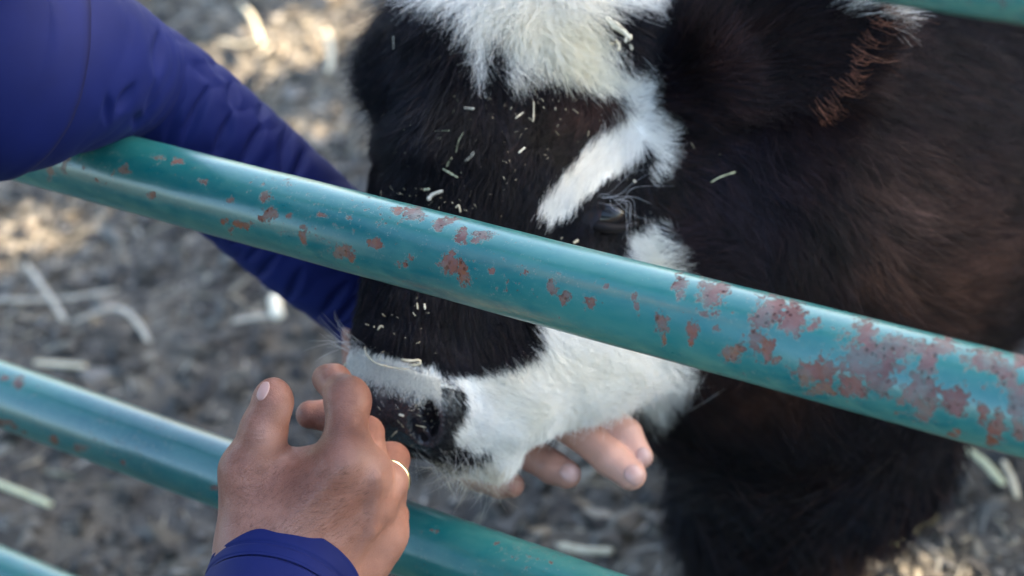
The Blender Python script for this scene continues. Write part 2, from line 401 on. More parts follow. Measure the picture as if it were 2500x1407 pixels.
blobs = [  # x, y, rx, ry, orange
 (2120,880,75,62,0),(2190,850,70,35,0),(2110,815,30,40,0),(2000,905,55,30,.3),(1960,930,18,14,.8),(2000,950,30,12,.8),(2080,945,30,20,.3),(2150,930,40,35,0),
 (2250,960,42,48,.1),(2260,1000,30,25,.3),(2335,980,34,34,.1),(2395,1010,12,26,.4),(2435,1040,20,42,.4),(2425,1080,14,14,.7),(2485,990,26,48,.1),(2490,1050,14,22,.4),
 (2400,880,45,28,0),(2450,905,34,28,0),(2490,880,24,20,0),(2300,845,36,20,0),(2270,880,24,34,0),(1885,755,42,36,0),(1860,775,24,20,0),(1935,775,30,40,0),(1915,800,20,24,0),
 (1990,795,18,14,0),(1735,725,26,36,0),(1760,705,20,14,0),(1662,698,17,26,0),(1655,720,8,14,0),(1615,790,15,28,.4),(1617,825,7,14,1),(1690,810,17,22,.5),(1685,835,8,10,1),
 (1840,832,22,32,.2),(1870,850,16,34,.5),(1785,866,24,18,.7),(1800,850,12,12,.2),(1100,642,24,26,.5),(1132,668,15,28,.7),(1010,522,26,14,0),(972,514,15,9,0),(1088,543,28,10,0),(1070,556,16,10,0),
 (1128,578,14,20,0),(1180,577,28,8,0),(1165,590,12,8,0),(1350,700,14,16,.4),(1378,725,14,16,.4),(1438,745,12,16,.5),(1550,730,10,14,.3),(1555,755,8,14,.3),
 (650,480,20,14,.2),(660,520,22,20,.6),(640,535,14,10,.9),(590,548,30,10,1),(548,540,10,9,1),(570,560,10,8,1),(740,583,12,16,.9),(745,560,12,10,.4),(840,615,26,16,.8),(860,632,14,12,.9),
 (912,596,22,18,.6),(982,645,10,14,.6),(1005,630,8,8,.5),(385,386,18,9,0),(432,392,15,9,0),(305,418,12,14,.6),(310,405,8,8,.2),(280,425,7,8,.9),(367,480,12,12,1),(470,507,7,7,1),
 (160,392,14,26,1),(118,408,12,28,1),(203,411,7,7,1),(240,445,6,5,1),(500,445,16,10,.1),(560,487,12,9,.2),(700,530,10,8,.2),(790,525,14,8,.1),(860,530,10,8,.1),(1200,660,8,8,.5),
 (1280,668,8,6,.3),(1240,690,6,6,.5),(1480,700,8,8,.2),(1750,800,10,10,.4),(1720,770,12,10,.2),(1900,880,10,8,.6),(2030,960,10,8,.6),(2330,1060,16,9,.9),(2200,975,8,14,.4),(2190,1010,10,6,.9),
 # lower rail
 (45,935,16,10,0),(10,925,14,8,0),(10,1035,22,8,1),(35,1045,8,7,1),(130,1070,14,12,1),(195,1095,16,12,1),(60,1052,8,6,1),(520,1190,12,8,.4),(300,1130,8,6,.6),
 (1060,1300,8,5,.3),(1210,1330,10,5,.3),(1340,1370,8,5,.3)]
gate = empty('tube_gate'); tag(gate, 'teal painted tubular steel gate with flaking paint and rust, crossing the whole view', 'gate')
RR = .021
def rail(z, x0=-2.0, x1=.75, dense=(-1.3, -.25), rustseed=0, kinks=True, lab=None):
    xs = np.concatenate([np.arange(x0, dense[0], .03), np.arange(dense[0], dense[1], .0012), np.arange(dense[1], x1, .03)]); seg = 110
    th = np.linspace(0, 2 * np.pi, seg, endpoint=False)
    X, T = np.meshgrid(xs, th, indexing='ij')
    dent = fbm(np.stack([X * 30, np.cos(T) * 1.2 + rustseed, np.sin(T) * 1.2], -1), 2) * .00025
    R = RR + dent; V = np.stack([X, GATE_Y + R * np.cos(T), z + R * np.sin(T)], -1).reshape(-1, 3)
    n_, s_ = X.shape; I = np.arange(n_ * s_).reshape(n_, s_)
    Fq = np.stack([I[:-1], np.roll(I, -1, 1)[:-1], np.roll(I, -1, 1)[1:], I[1:]], -1).reshape(-1, 4)
    o = mesh_obj('rail', V, Fq, PAINT, gate)
    if lab: o['label'] = lab
    P = px(toc(V)); wob = np.stack([fbm(V * 130, 3), fbm(V * 130 + 9, 3)], -1) * 13
    Pw = P + wob; rust = np.zeros(len(V)); org = np.zeros(len(V))
    for (bx, by, rx, ry, og) in blobs:
        if bx < 1000 and abs(z - z0) < .01: rx, ry, og = rx * .82, ry * .82, max(og, .45)
        d = np.sqrt(((Pw[:, 0] - bx) / rx) ** 2 + ((Pw[:, 1] - by) / ry) ** 2); v = np.clip(1.22 - d * .58, 0, 1)
        rust = np.maximum(rust, v * .8); org = np.maximum(org, og * sstep(1.9, .6, d))
    base = .17 + .26 * fbm(V * 25, 3)
    fattr(o, 'rust', np.maximum(rust, base)); fattr(o, 'orange', org)
    S = np.sin(T).reshape(-1); C = np.cos(T).reshape(-1)
    fattr(o, 'chalk_bounce', np.clip(.25 + .9 * sstep(.35, -.8, S) , 0, 1))  # chalky wear plus the ground's reflected tint painted on, stronger underneath
    return o
z0 = P0[2]
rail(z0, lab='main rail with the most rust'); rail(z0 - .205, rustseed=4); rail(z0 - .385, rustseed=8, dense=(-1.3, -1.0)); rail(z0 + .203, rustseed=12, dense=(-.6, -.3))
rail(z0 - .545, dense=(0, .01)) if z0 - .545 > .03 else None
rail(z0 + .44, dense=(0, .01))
for xx in (-2.0, .77):
    V, F_ = tube([(xx, GATE_Y, .05), (xx, GATE_Y, z0 + .46)], .024, 24, nrm=(0, 1, 0))
    o = mesh_obj('gate_post', V, F_, PAINT, gate)
    for nme, v in (('rust', .1), ('orange', .3), ('chalk_bounce', .5)): fattr(o, nme, np.full(len(V), v))
# ================================================================== THE CALF
AXF = np.array([-.30, -.885, .36]); AXF /= np.linalg.norm(AXF)             # poll -> nose
AXL = np.array([.90, -.27, .25]); AXL -= AXL @ AXF * AXF; AXL /= np.linalg.norm(AXL)   # the calf's left
AXN = np.cross(AXF, AXL)                                                     # out of the forehead
HR = np.array([AXF, AXL, AXN])
HO = Q(1300, 90, 1.350)
def hp(f, l, n): return HO + f * AXF + l * AXL + n * AXN
def uneven(lo, a, b, hi, hf, hc):
    return np.concatenate([np.arange(lo, a, hc), np.arange(a, b, hf), np.arange(b, hi, hc)]).astype(np.float32)
CALF_W = dict(shoulder=(-.72, 1.11, .45), barrel=(-.785, 1.42, .545), rump=(-.82, 1.72, .56))
def head_prims(F, off=0.0, k=.02):
    e = lambda c, r, k=k: F.ell(hp(*c), HR, np.array(r) + off, k)
    c_ = lambda a, b, ra, rb, k=k: F.cone(hp(*a), hp(*b), ra + off, rb + off, k)
    e((.02, .003, 0), (.075, .072, .058))
    e((.085, .008, .002), (.085, .060, .052))
    c_((.10, 0, .004), (.205, -.002, .004), .052, .0345)
    e((.226, .004, -.002), (.030, .036, .034), .012)
    for s in (-1, 1):
        e((.085, s * .045 + (.006 if s < 0 else 0), -.045), (.075, .034, .055))
        e((.098 if s > 0 else .045, s * .064, .010), (.026, .014, .016), .015)
        e((.236, s * .018 + .002, -.004), (.022, .019, .026), .010)
    c_((.10, 0, -.075), (.222, 0, -.034), .048, .020, .015)
    e((.232, 0, -.040), (.020, .026, .015), .010)
    e((-.035, 0, .01), (.05, .055, .045))
    F.cone(Q(1190, 988, 1.278), Q(1400, 852, 1.315), .023 + off, .033 + off, .02)
    F.cone(Q(1400, 852, 1.315), Q(1570, 755, 1.345), .033 + off, .040 + off, .02)
    F.cone(Q(1230, 900, 1.285), Q(1330, 760, 1.30), .034 + off, .040 + off, .02)
    F.cone(Q(1120, 1090, 1.280), Q(1200, 1090, 1.290), .014 + off, .016 + off, .012)
def nostrils(F):
    F.ell(Q(1048, 1014, 1.236), np.array([AXF * .95 + AXL * .3, AXL * .95 - AXF * .3, AXN]), (.0085, .0046, .020), .004, sub=True)
    F.ell(Q(1022, 1045, 1.236), np.array([AXL * .8 + AXF * .6, AXF * .8 - AXL * .6, AXN]), (.0085, .0048, .018), .004, sub=True)
    F.ell(hp(.243, -.026, .018), HR, (.006, .004, .014), .004, sub=True)
    
CF = Field(None, None, axes=[uneven(-.20, -.13, .16, 1.10, .0032, .013), uneven(-1.05, -.16, .20, .42, .0032, .013), uneven(-2.7, -1.46, -1.16, -1.02, .0032, .013)])
head_prims(CF)
wc = lambda *p: toc(np.array(p))
# neck, body, legs
neck0 = hp(.0, .02, -.05)
CF.cone(neck0, wc(-.735, 1.02, .50), .072, .115, .05)
CF.cone(hp(.05, .05, -.07), wc(-.72, 1.05, .43), .060, .115, .05)
CF.cone(wc(*CALF_W['shoulder']), wc(*CALF_W['barrel']), .142, .158, .06)
CF.cone(wc(*CALF_W['barrel']), wc(*CALF_W['rump']), .158, .150, .06)
CF.cone(wc(-.74, 1.04, .38), wc(-.735, 1.07, .29), .10, .09, .05)
for (a, b_, c, dz) in (((-.755, 1.085, .34), (-.785, 1.085, .19), (-.790, 1.08, .055), 0), ((-.86, 1.18, .34), (-.865, 1.19, .20), (-.865, 1.19, .055), 0)):
    CF.cone(wc(*a), wc(*b_), .082, .058, .04); CF.cone(wc(*b_), wc(*c), .055, .036, .02)
for sx in (-.085, .085):
    hip = np.array(CALF_W['rump']) + (sx, 0, -.10); kn = hip + (0, -.07, -.13); hk = kn + (0, .12, -.12)
    hk[2] = .20; ft = hk + (0, -.02, 0); ft[2] = .055
    CF.cone(wc(*hip), wc(*kn), .105, .070, .05); CF.cone(wc(*kn), wc(*hk), .06, .036, .03); CF.cone(wc(*hk), wc(*ft), .034, .030, .02)
nostrils(CF)
# mouth line
for a, b_ in (((965, 1108), (1010, 1150)), ((1010, 1150), (1100, 1168)), ((1100, 1168), (1190, 1150))):
    pass
CV, CFa = CF.mesh(); CN = vnormals(CV, CFa)

WHITE = [
 [(900,-120),(960,-20),(985,20),(1020,36),(1060,44),(1100,62),(1132,110),(1152,165),(1174,232),(1188,200),(1200,140),(1215,105),(1232,130),(1245,200),(1262,236),(1300,214),(1350,205),(1400,228),(1470,240),(1530,240),(1590,262),(1640,160),(1560,190),(1515,185),(1530,150),(1500,110),(1480,60),(1530,40),(1600,30),(1680,45),(1720,0),(1750,-120)],
 [(1725,195),(1640,170),(1590,190),(1500,232),(1560,262),(1490,310),(1425,370),(1375,430),(1325,490),(1316,530),(1345,553),(1388,535),(1430,485),(1500,432),(1560,392),(1612,366),(1618,400),(1590,440),(1600,458),(1640,440),(1665,395),(1680,340),(1705,270)],
 [(1535,582),(1600,563),(1655,575),(1690,600),(1700,640),(1720,700),(1540,690),(1545,620)],
 [(1310,770),(1350,700),(1540,640),(1720,690),(1760,800),(1715,915),(1690,1000),(1600,1080),(1450,1250),(1150,1290),(1000,1230),(1060,1160),(1190,1145),(1170,1120),(1110,1112),(1092,1060),(1132,1010),(1130,960),(1090,925),(1180,917),(1265,890),(1330,850)],
 [(835,850),(885,852),(930,868),(1000,888),(1060,903),(1090,925),(1062,940),(1052,968),(1030,975),(980,952),(930,940),(885,925),(840,900)],
 [(2000,-80),(2000,10),(2030,40),(2055,50),(2070,20),(2160,8),(2170,-80)],
 [(2095,35),(2120,50),(2170,45),(2150,15),(2100,15)]]
BLACKSPOT = [[(985,912),(1000,905),(1030,915),(1050,935),(1030,940),(1000,928)], [(1110,1095),(1140,1100),(1160,1120),(1135,1135),(1108,1120)], [(1178,1110),(1192,1108),(1196,1128),(1180,1132)]]
def white_mask(Pc, jit=10.0, r=None):
    P = px(Pc); n = len(P)
    wv = np.stack([fbm(Pc * 160, 3), fbm(Pc * 160 + 31, 3)], -1) * jit * 1.4
    if r is not None: wv = wv + r.normal(size=(n, 2)) * jit * .8
    q = P + wv; m = np.zeros(n, bool)
    for p in WHITE: m |= pinpoly(q, p)
    for p in BLACKSPOT: m &= ~pinpoly(q, p)
    back = (-Pc[:, 2] > 1.50) ; m &= ~back
    return m
# brown tint grows away from the face
def coat_colour(Pc, m, r):
    P = px(Pc); n = len(P)
    blk = np.array([.0036, .0044, .0085]); brn = np.array([.082, .034, .019]); gry = np.array([.035, .030, .032])
    x, y = P[:, 0], P[:, 1]; dep = -Pc[:, 2]
    t = sstep(-.05, .35, fbm(Pc * np.array([16, 7, 9.0]) + 3, 3)) * sstep(1.40, 1.55, dep) * .5
    t = np.maximum(t, np.exp(-(((x - 1470) / 130) ** 2 + ((y - 275) / 60) ** 2)) * .45)
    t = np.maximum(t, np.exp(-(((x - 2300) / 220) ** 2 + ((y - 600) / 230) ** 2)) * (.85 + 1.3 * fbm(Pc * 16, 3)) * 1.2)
    t = np.maximum(t, np.exp(-(((x - 1880) / 160) ** 2 + ((y - 1000) / 80) ** 2)) * .7)
    t = np.maximum(t, sstep(1580, 1700, x) * sstep(520, 400, abs(y - 500)) * sstep(1.45, 1.3, dep) * .22)
    brn = brn + np.array([.07, .05, .042]) * (np.exp(-(((x - 2270) / 190) ** 2 + ((y - 520) / 200) ** 2)))[:, None]  # paler brown on the flank also paints in a soft lit patch
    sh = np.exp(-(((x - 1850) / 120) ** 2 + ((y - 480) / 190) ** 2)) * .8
    blk = blk + np.array([.018, .020, .034]) * sh[:, None]  # bluish sheen of cheek and neck put into the black
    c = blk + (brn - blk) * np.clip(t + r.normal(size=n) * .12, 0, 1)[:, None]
    c = c * np.clip(1 + r.normal(size=(n, 1)) * .55, .3, 3.2)
    c = c * np.clip(1 + 1.3 * fbm(Pc * 75 + 4, 3), .35, 2.2)[:, None]
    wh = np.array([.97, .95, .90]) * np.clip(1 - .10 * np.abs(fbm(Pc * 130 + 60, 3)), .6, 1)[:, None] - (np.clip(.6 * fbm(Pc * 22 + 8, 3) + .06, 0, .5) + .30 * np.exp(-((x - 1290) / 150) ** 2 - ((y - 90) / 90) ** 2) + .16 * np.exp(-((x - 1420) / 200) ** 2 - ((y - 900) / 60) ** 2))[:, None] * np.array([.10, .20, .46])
    wh = wh * np.clip(1 - np.abs(r.normal(size=(n, 1))) * .09, .6, 1)
    return np.where(m[:, None], wh, c)

def coat_skin_mat():
    m, t, b = mat('calf_hide'); a = attr(t, 'col'); t.links.new(a.outputs['Color'], b.inputs['Base Color']); b.inputs['Roughness'].default_value = .75
    b.inputs['Specular IOR Level'].default_value = .2; return m
def fur_mat(name='calf_fur', rough=.30, spec=.26):
    m, t, b = mat(name); a = attr(t, 'col'); t.links.new(a.outputs['Color'], b.inputs['Base Color'])
    b.inputs['Roughness'].default_value = rough; b.inputs['Specular IOR Level'].default_value = spec
    tr = t.nodes.new('ShaderNodeBsdfTranslucent'); t.links.new(a.outputs['Color'], tr.inputs[0])
    ms = t.nodes.new('ShaderNodeMixShader'); ms.inputs[0].default_value = .35
    out = t.nodes['Material Output']; t.links.new(b.outputs[0], ms.inputs[1]); t.links.new(tr.outputs[0], ms.inputs[2]); t.links.new(ms.outputs[0], out.inputs[0])
    return m
HIDE = coat_skin_mat(); FUR = fur_mat()
calf = empty('calf'); tag(calf, 'black and white long haired calf with its head bowed behind the gate', 'calf')
body = mesh_obj('body', W(CV), CFa, HIDE, calf)
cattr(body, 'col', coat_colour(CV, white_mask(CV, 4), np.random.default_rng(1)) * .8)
CALFBVH = BVHTree.FromPolygons([Vector(v) for v in CV.tolist()], CFa.tolist())
def cast(x, y, d0=.6, bvh=None):
    d = Q(x, y, 1.0); d /= np.linalg.norm(d)
    h = (bvh or CALFBVH).ray_cast(Vector(d * d0), Vector(d))
    return (np.array(h[0]), np.array(h[1])) if h[0] is not None else (None, None)

# the coat: where each lock grows, lies and ends   (x, y, dx, dy, length mm, lift, mess)
FLOW = np.array([
 (1300,-30,-.1,1,46,.35,.9),(1150,-20,-.3,1,46,.40,.8),(1000,-20,-.5,.8,42,.45,.7),(960,60,-.8,.5,32,.5,.5),(1060,70,-.5,1,40,.35,.6),(1150,90,.1,1,42,.3,.6),
 (1250,80,.1,1,36,.3,.7),(1350,60,.3,.8,34,.35,.9),(1420,120,.3,.6,22,.25,.3),(1450,200,.6,.5,17,.2,.3),(1330,180,.0,1,22,.25,.4),(1500,60,.7,.5,34,.4,.7),(1600,10,.8,.4,44,.4,.6),(1700,0,.9,.4,44,.4,.6),
 (1560,130,.8,.3,22,.4,.5),(1000,120,-.3,1,30,.35,.3),(930,130,-1,.2,24,.6,.5),(905,210,-1,-.1,24,.65,.5),(900,290,-1,.1,17,.5,.4),(930,400,-.6,.7,9,.25,.2),(1000,220,-.35,1,26,.3,.2),
 (1100,250,-.1,1,32,.28,.3),(1200,250,-.05,1,32,.28,.3),(1100,400,-.15,1,24,.25,.3),(1000,400,-.3,.9,20,.25,.3),(1220,380,-.45,1,24,.25,.35),(1300,300,-.8,.8,18,.25,.3),(1400,280,-1,.6,18,.25,.3),
 (1300,450,-.6,1,15,.2,.2),(1420,380,-.9,.9,13,.2,.15),(1500,330,-.6,.7,13,.2,.15),(1350,500,-.5,.9,10,.15,.1),(1600,270,.3,-.4,17,.3,.3),(1680,200,.9,-.3,15,.25,.5),(1720,150,1,-.4,18,.3,.6),
 (1660,300,.9,-.1,14,.3,.5),(1650,380,.9,.0,15,.35,.5),(1620,430,.4,.8,12,.3,.3),(1500,450,-.5,.7,5,.15,.2),(1500,560,.1,1,4,.15,.2),(1400,560,-.3,1,9,.15,.1),(1560,600,.6,.2,12,.3,.2),(1620,590,1,-.1,28,.35,.4),
 (1680,650,1,.0,30,.35,.4),(1650,500,.6,.6,17,.25,.3),(1750,450,.6,.7,24,.25,.4),(1800,600,.5,.9,26,.25,.4),(1750,800,.6,.8,30,.3,.4),(1100,650,-.1,1,16,.18,.1),(1000,780,-.1,1,15,.18,.1),(950,780,-.25,1,14,.25,.15),
 (1120,820,.05,1,16,.18,.1),(1250,800,.35,1,18,.2,.12),(1320,840,.8,.8,18,.25,.15),(1250,880,.5,.8,14,.2,.15),(920,860,-.2,1,4,.4,.3),(1000,890,0,1,4,.4,.3),(1050,930,0,1,3,.4,.3),(1120,940,.6,.5,6,.2,.1),
 (1180,1000,.7,.4,9,.25,.2),(1150,1080,.5,.7,8,.25,.2),(1200,950,.8,.2,11,.25,.25),(1300,950,.8,.3,17,.28,.3),(1400,880,.9,.35,22,.28,.35),(1500,850,.9,.35,26,.3,.4),(1620,850,.9,.4,32,.35,.4),(1690,880,.8,.6,32,.40,.5),
 (1600,960,.6,.8,24,.35,.4),(1500,1020,.45,.9,20,.35,.4),(1400,1060,.25,1,17,.35,.4),(1300,1080,.3,1,14,.3,.3),(1250,1120,.1,1,12,.3,.3),(1150,1160,.0,1,9,.35,.4),(1050,1160,-.1,1,8,.35,.4),
 (1800,200,.9,.2,24,.3,.3),(1900,300,.6,.8,30,.35,.4),(2200,300,.9,.3,34,.3,.4),(2300,600,1,.2,36,.3,.4),(2000,600,.5,.9,36,.3,.4),(1900,900,.3,1,44,.3,.5),(2000,1200,.05,1,42,.3,.5),(1800,1200,-.05,1,42,.3,.5),(2200,1100,.2,1,42,.35,.5)], float)
def flow(P):
    out = np.zeros((len(P), 5)); B = 20000
    for i in range(0, len(P), B):
        d2 = ((P[i:i + B, None] - FLOW[None, :, :2]) ** 2).sum(-1); w_ = 1 / (d2 + 300.0) ** 2.2; w_ /= w_.sum(1, keepdims=True)
        v = FLOW[:, 2:4] / np.linalg.norm(FLOW[:, 2:4], axis=1, keepdims=True)
        out[i:i + B, :2] = w_ @ v; out[i:i + B, 2:] = w_ @ FLOW[:, 4:]
    return out
def sample(V, Fq, dens):
    a = np.linalg.norm(np.cross(V[Fq[:, 2]] - V[Fq[:, 0]], V[Fq[:, 3]] - V[Fq[:, 1]]), axis=1) * .5
    n_exp = a * dens; tot = int(n_exp.sum()); c = np.cumsum(n_exp); fi = np.searchsorted(c, rng.random(tot) * c[-1]); fi = np.clip(fi, 0, len(Fq) - 1)
    u, v = rng.random(tot)[:, None], rng.random(tot)[:, None]; q = Fq[fi]
    P = (V[q[:, 0]] * (1 - u) + V[q[:, 1]] * u) * (1 - v) + (V[q[:, 3]] * (1 - u) + V[q[:, 2]] * u) * v
    return P, fi
def hair_obj(name, pts, col, r0, r1, parent, m, label=None):
    n, k = pts.shape[:2]; cu = bpy.data.hair_curves.new(name); cu.add_curves([k] * n)
    cu.attributes['position'].data.foreach_set('vector', W(pts.reshape(-1, 3)).astype(np.float32).ravel())
    ra = cu.attributes.new('radius', 'FLOAT', 'POINT') if 'radius' not in cu.attributes else cu.attributes['radius']
    t = np.linspace(0, 1, k)[None]; R = (np.asarray(r0).reshape(-1, 1) * (1 - t ** 1.5) + np.asarray(r1).reshape(-1, 1) * t ** 1.5) * np.ones((n, 1))
    ra.data.foreach_set('value', R.astype(np.float32).ravel())
    ca = cu.attributes.new('col', 'FLOAT_COLOR', 'CURVE'); ca.data.foreach_set('color', np.hstack([col, np.ones((n, 1))]).astype(np.float32).ravel())
    cu.materials.append(m); o = link(bpy.data.objects.new(name, cu), parent)
    if label: o['label'] = label
    return o
def grow(P, Nn, dens_clump=90.0, k=6, lenmul=1.0, fl=None, seed=3, clump=.5):
    r = np.random.default_rng(seed); pxp = px(P); f = flow(pxp) if fl is None else fl; n = len(P)
    L = f[:, 2] * .001 * lenmul * np.clip(1 + .22 * r.normal(size=n), .35, 1.7); lift = f[:, 3]; mess = f[:, 4]
    d = np.stack([f[:, 0], -f[:, 1], np.zeros(n)], -1); d /= np.linalg.norm(d, axis=1, keepdims=True) + 1e-9
    cn = np.stack([fbm(P * dens_clump + s, 2) for s in (0, 40, 80)], -1)
    d = d + cn * (.25 + 1.1 * mess[:, None]) + r.normal(size=(n, 3)) * (.10 + .22 * mess[:, None])
    d -= (d * Nn).sum(1, keepdims=True) * Nn; d /= np.linalg.norm(d, axis=1, keepdims=True) + 1e-9
    # each lock leans towards the middle of its clump
    cell = 1 / 260.0; cc = (np.floor(P / cell) + .5 + (_perm[tuple((np.floor(P / cell).astype(int) & 63).T)][:, None] - .5) * .6) * cell
    pull = cc - P; pull -= (pull * Nn).sum(1, keepdims=True) * Nn
    pts = np.zeros((n, k, 3)); lf = np.clip(lift + .12 * r.normal(size=n) + .1 * cn[:, 0], .06, .95)[:, None]
    bendv = r.normal(size=(n, 3)) * (.06 + .25 * mess[:, None]); pos = P.copy(); pts[:, 0] = pos
    for j in range(1, k):
        t = j / (k - 1); dd = d * (1 - lf * (1 - t) * .9) + Nn * lf * (1 - .75 * t) + bendv * t; dd /= np.linalg.norm(dd, axis=1, keepdims=True)
        pos = pos + dd * (L / (k - 1))[:, None]; pts[:, j] = pos + pull * clump * t ** 1.2
    return pts
NOSEPOLY = [(830,905),(900,935),(960,950),(1030,978),(1056,968),(1068,935),(1110,936),(1132,962),(1130,1010),(1098,1050),(1108,1085),(1080,1110),(1010,1122),(975,1140),(930,1080),(880,1010),(820,960)]
def grow_on(V, Fq, Nv, dens_fn):
    cen = V[Fq].mean(1); fn = np.cross(V[Fq[:, 2]] - V[Fq[:, 0]], V[Fq[:, 3]] - V[Fq[:, 1]]); fn /= np.linalg.norm(fn, axis=1, keepdims=True) + 1e-12
    P, fi = sample(V, Fq, dens_fn(cen, fn)); nn = fn[fi] * .5 + Nv[Fq[fi, 0]] * .5; nn /= np.linalg.norm(nn, axis=1, keepdims=True)
    return P, nn
def dens_head(c, n):
    q = px(c); D = np.full(len(c), 2.6e6); view = -(c / np.linalg.norm(c, axis=1, keepdims=True) * n).sum(1)
    D *= np.where(view > -.25, 1, .12); D *= np.where(-c[:, 2] < 1.52, 1, 0); D *= np.where(pinpoly(q, NOSEPOLY) & (view > 0), 0.0, 1)
    D *= np.where((q[:, 0] > -100) & (q[:, 0] < 2600) & (q[:, 1] > -350) & (q[:, 1] < 1600), 1, .1)
    ey = ((q[:, 0] - 1478) / 62) ** 2 + ((q[:, 1] - 522) / 30) ** 2; D *= np.where((ey < 1) & (view > 0), 0, 1)
    return D
P, nn = grow_on(CV, CFa, CN, dens_head); r2 = np.random.default_rng(5)
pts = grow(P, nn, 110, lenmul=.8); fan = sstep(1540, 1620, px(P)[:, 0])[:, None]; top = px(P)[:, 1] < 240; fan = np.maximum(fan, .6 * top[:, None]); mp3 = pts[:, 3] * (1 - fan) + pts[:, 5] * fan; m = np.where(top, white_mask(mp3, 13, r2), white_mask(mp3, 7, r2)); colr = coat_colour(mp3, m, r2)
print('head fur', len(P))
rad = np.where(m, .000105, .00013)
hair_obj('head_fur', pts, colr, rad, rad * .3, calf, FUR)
def dens_body(c, n):
    q = px(c); view = -(c / np.linalg.norm(c, axis=1, keepdims=True) * n).sum(1)
    D = np.full(len(c), 5.0e5); D *= np.where(-c[:, 2] > 1.46, 1, 0) * np.where(view > -.3, 1, .1)
    D *= np.where((q[:, 0] > 1200) & (q[:, 0] < 2900) & (q[:, 1] > -400) & (q[:, 1] < 1750), 1, .08)
    D *= np.where(W(c)[:, 2] > .07, 1, 0); return D
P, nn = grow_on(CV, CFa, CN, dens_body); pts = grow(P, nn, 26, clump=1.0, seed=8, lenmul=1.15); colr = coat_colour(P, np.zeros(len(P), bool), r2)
print('body fur', len(P))
hair_obj('body_fur', pts, colr, .00032, .00008, calf, FUR)
# hooves
HOOF, t, b = mat('hoof_horn'); t.links.new(ramp(t, noise_n(t, 40, 4), [(.3, (.02, .018, .016)), (.7, (.06, .05, .04))]), b.inputs['Base Color']); b.inputs['Roughness'].default_value = .5
rp = np.array(CALF_W['rump'])
for (hx, hy) in ((-.790, 1.075), (-.865, 1.185), (rp[0] - .085, rp[1] + .03), (rp[0] + .085, rp[1] + .03)):
    hF = Field(np.array([hx - .06, hy - .08, -.01]), np.array([hx + .06, hy + .06, .09]), .004)
    for s in (-1, 1): hF.cone((hx + s * .016, hy - .022, .018), (hx + s * .013, hy, .062), .022, .022, .006)
    v, f = hF.mesh(); v[:, 2] = np.maximum(v[:, 2], .004); mesh_obj('hoof', v, f, HOOF, calf)

# nose: bare wet skin with the nostrils
def nose_mat():
    m, t, b = mat('wet_nose_skin'); tc = t.nodes.new('ShaderNodeTexCoord'); o = tc.outputs['Object']
    v = t.nodes.new('ShaderNodeTexVoronoi'); v.inputs['Scale'].default_value = 420; t.links.new(o, v.inputs['Vector'])
    n = noise_n(t, 70, 5, .6, o); c = ramp(t, n, [(.30, (.010, .010, .013)), (.62, (.028, .027, .033)), (.8, (.10, .095, .10))])
    a = attr(t, 'pale'); sp = ramp(t, noise_n(t, 330, 4, .7, o), [(.35, .35), (.65, 1.0)])
    c = mix(t, mth(t, 'MULTIPLY', a.outputs['Fac'], sp), c, (.42, .42, .38))
    dz = ramp(t, noise_n(t, 190, 4, .7, o), [(.66, 0.0), (.72, .8)]); c = mix(t, dz, c, (.22, .19, .12))
    t.links.new(c, b.inputs['Base Color']); t.links.new(ramp(t, n, [(.3, .14), (.7, .36)]), b.inputs['Roughness'])
    bump(t, b, mth(t, 'ADD', v.outputs['Distance'], mth(t, 'MULTIPLY', n, .8)), .6, .0012); return m
c0 = Q(1000, 1010, 1.26)
NF = Field(c0 - .065, c0 + .065, .00115); head_prims(NF, .0007); nostrils(NF)
nv, nf = NF.mesh(); nN = vnormals(nv, nf)
qn = px(nv); wob = np.stack([fbm(nv * 300, 2), fbm(nv * 300 + 5, 2)], -1) * 9
inn = pinpoly(qn + wob, [(790,880)] + [(a, b_ - 25 if b_ < 980 and a < 1060 else b_) for a, b_ in NOSEPOLY]) & ((nN * nv).sum(1) < .004)
keep = inn[nf].all(1); used = np.unique(nf[keep]); mp_ = -np.ones(len(nv), int); mp_[used] = np.arange(len(used))
nose = mesh_obj('nose', W(nv[used]), mp_[nf[keep]], nose_mat(), calf)
qq = qn[used]; topl = 925 + (qq[:, 0] - 900) * .28
fattr(nose, 'pale', sstep(45, -10, qq[:, 1] - topl + 14 * fbm(nv[used] * 200, 3)))
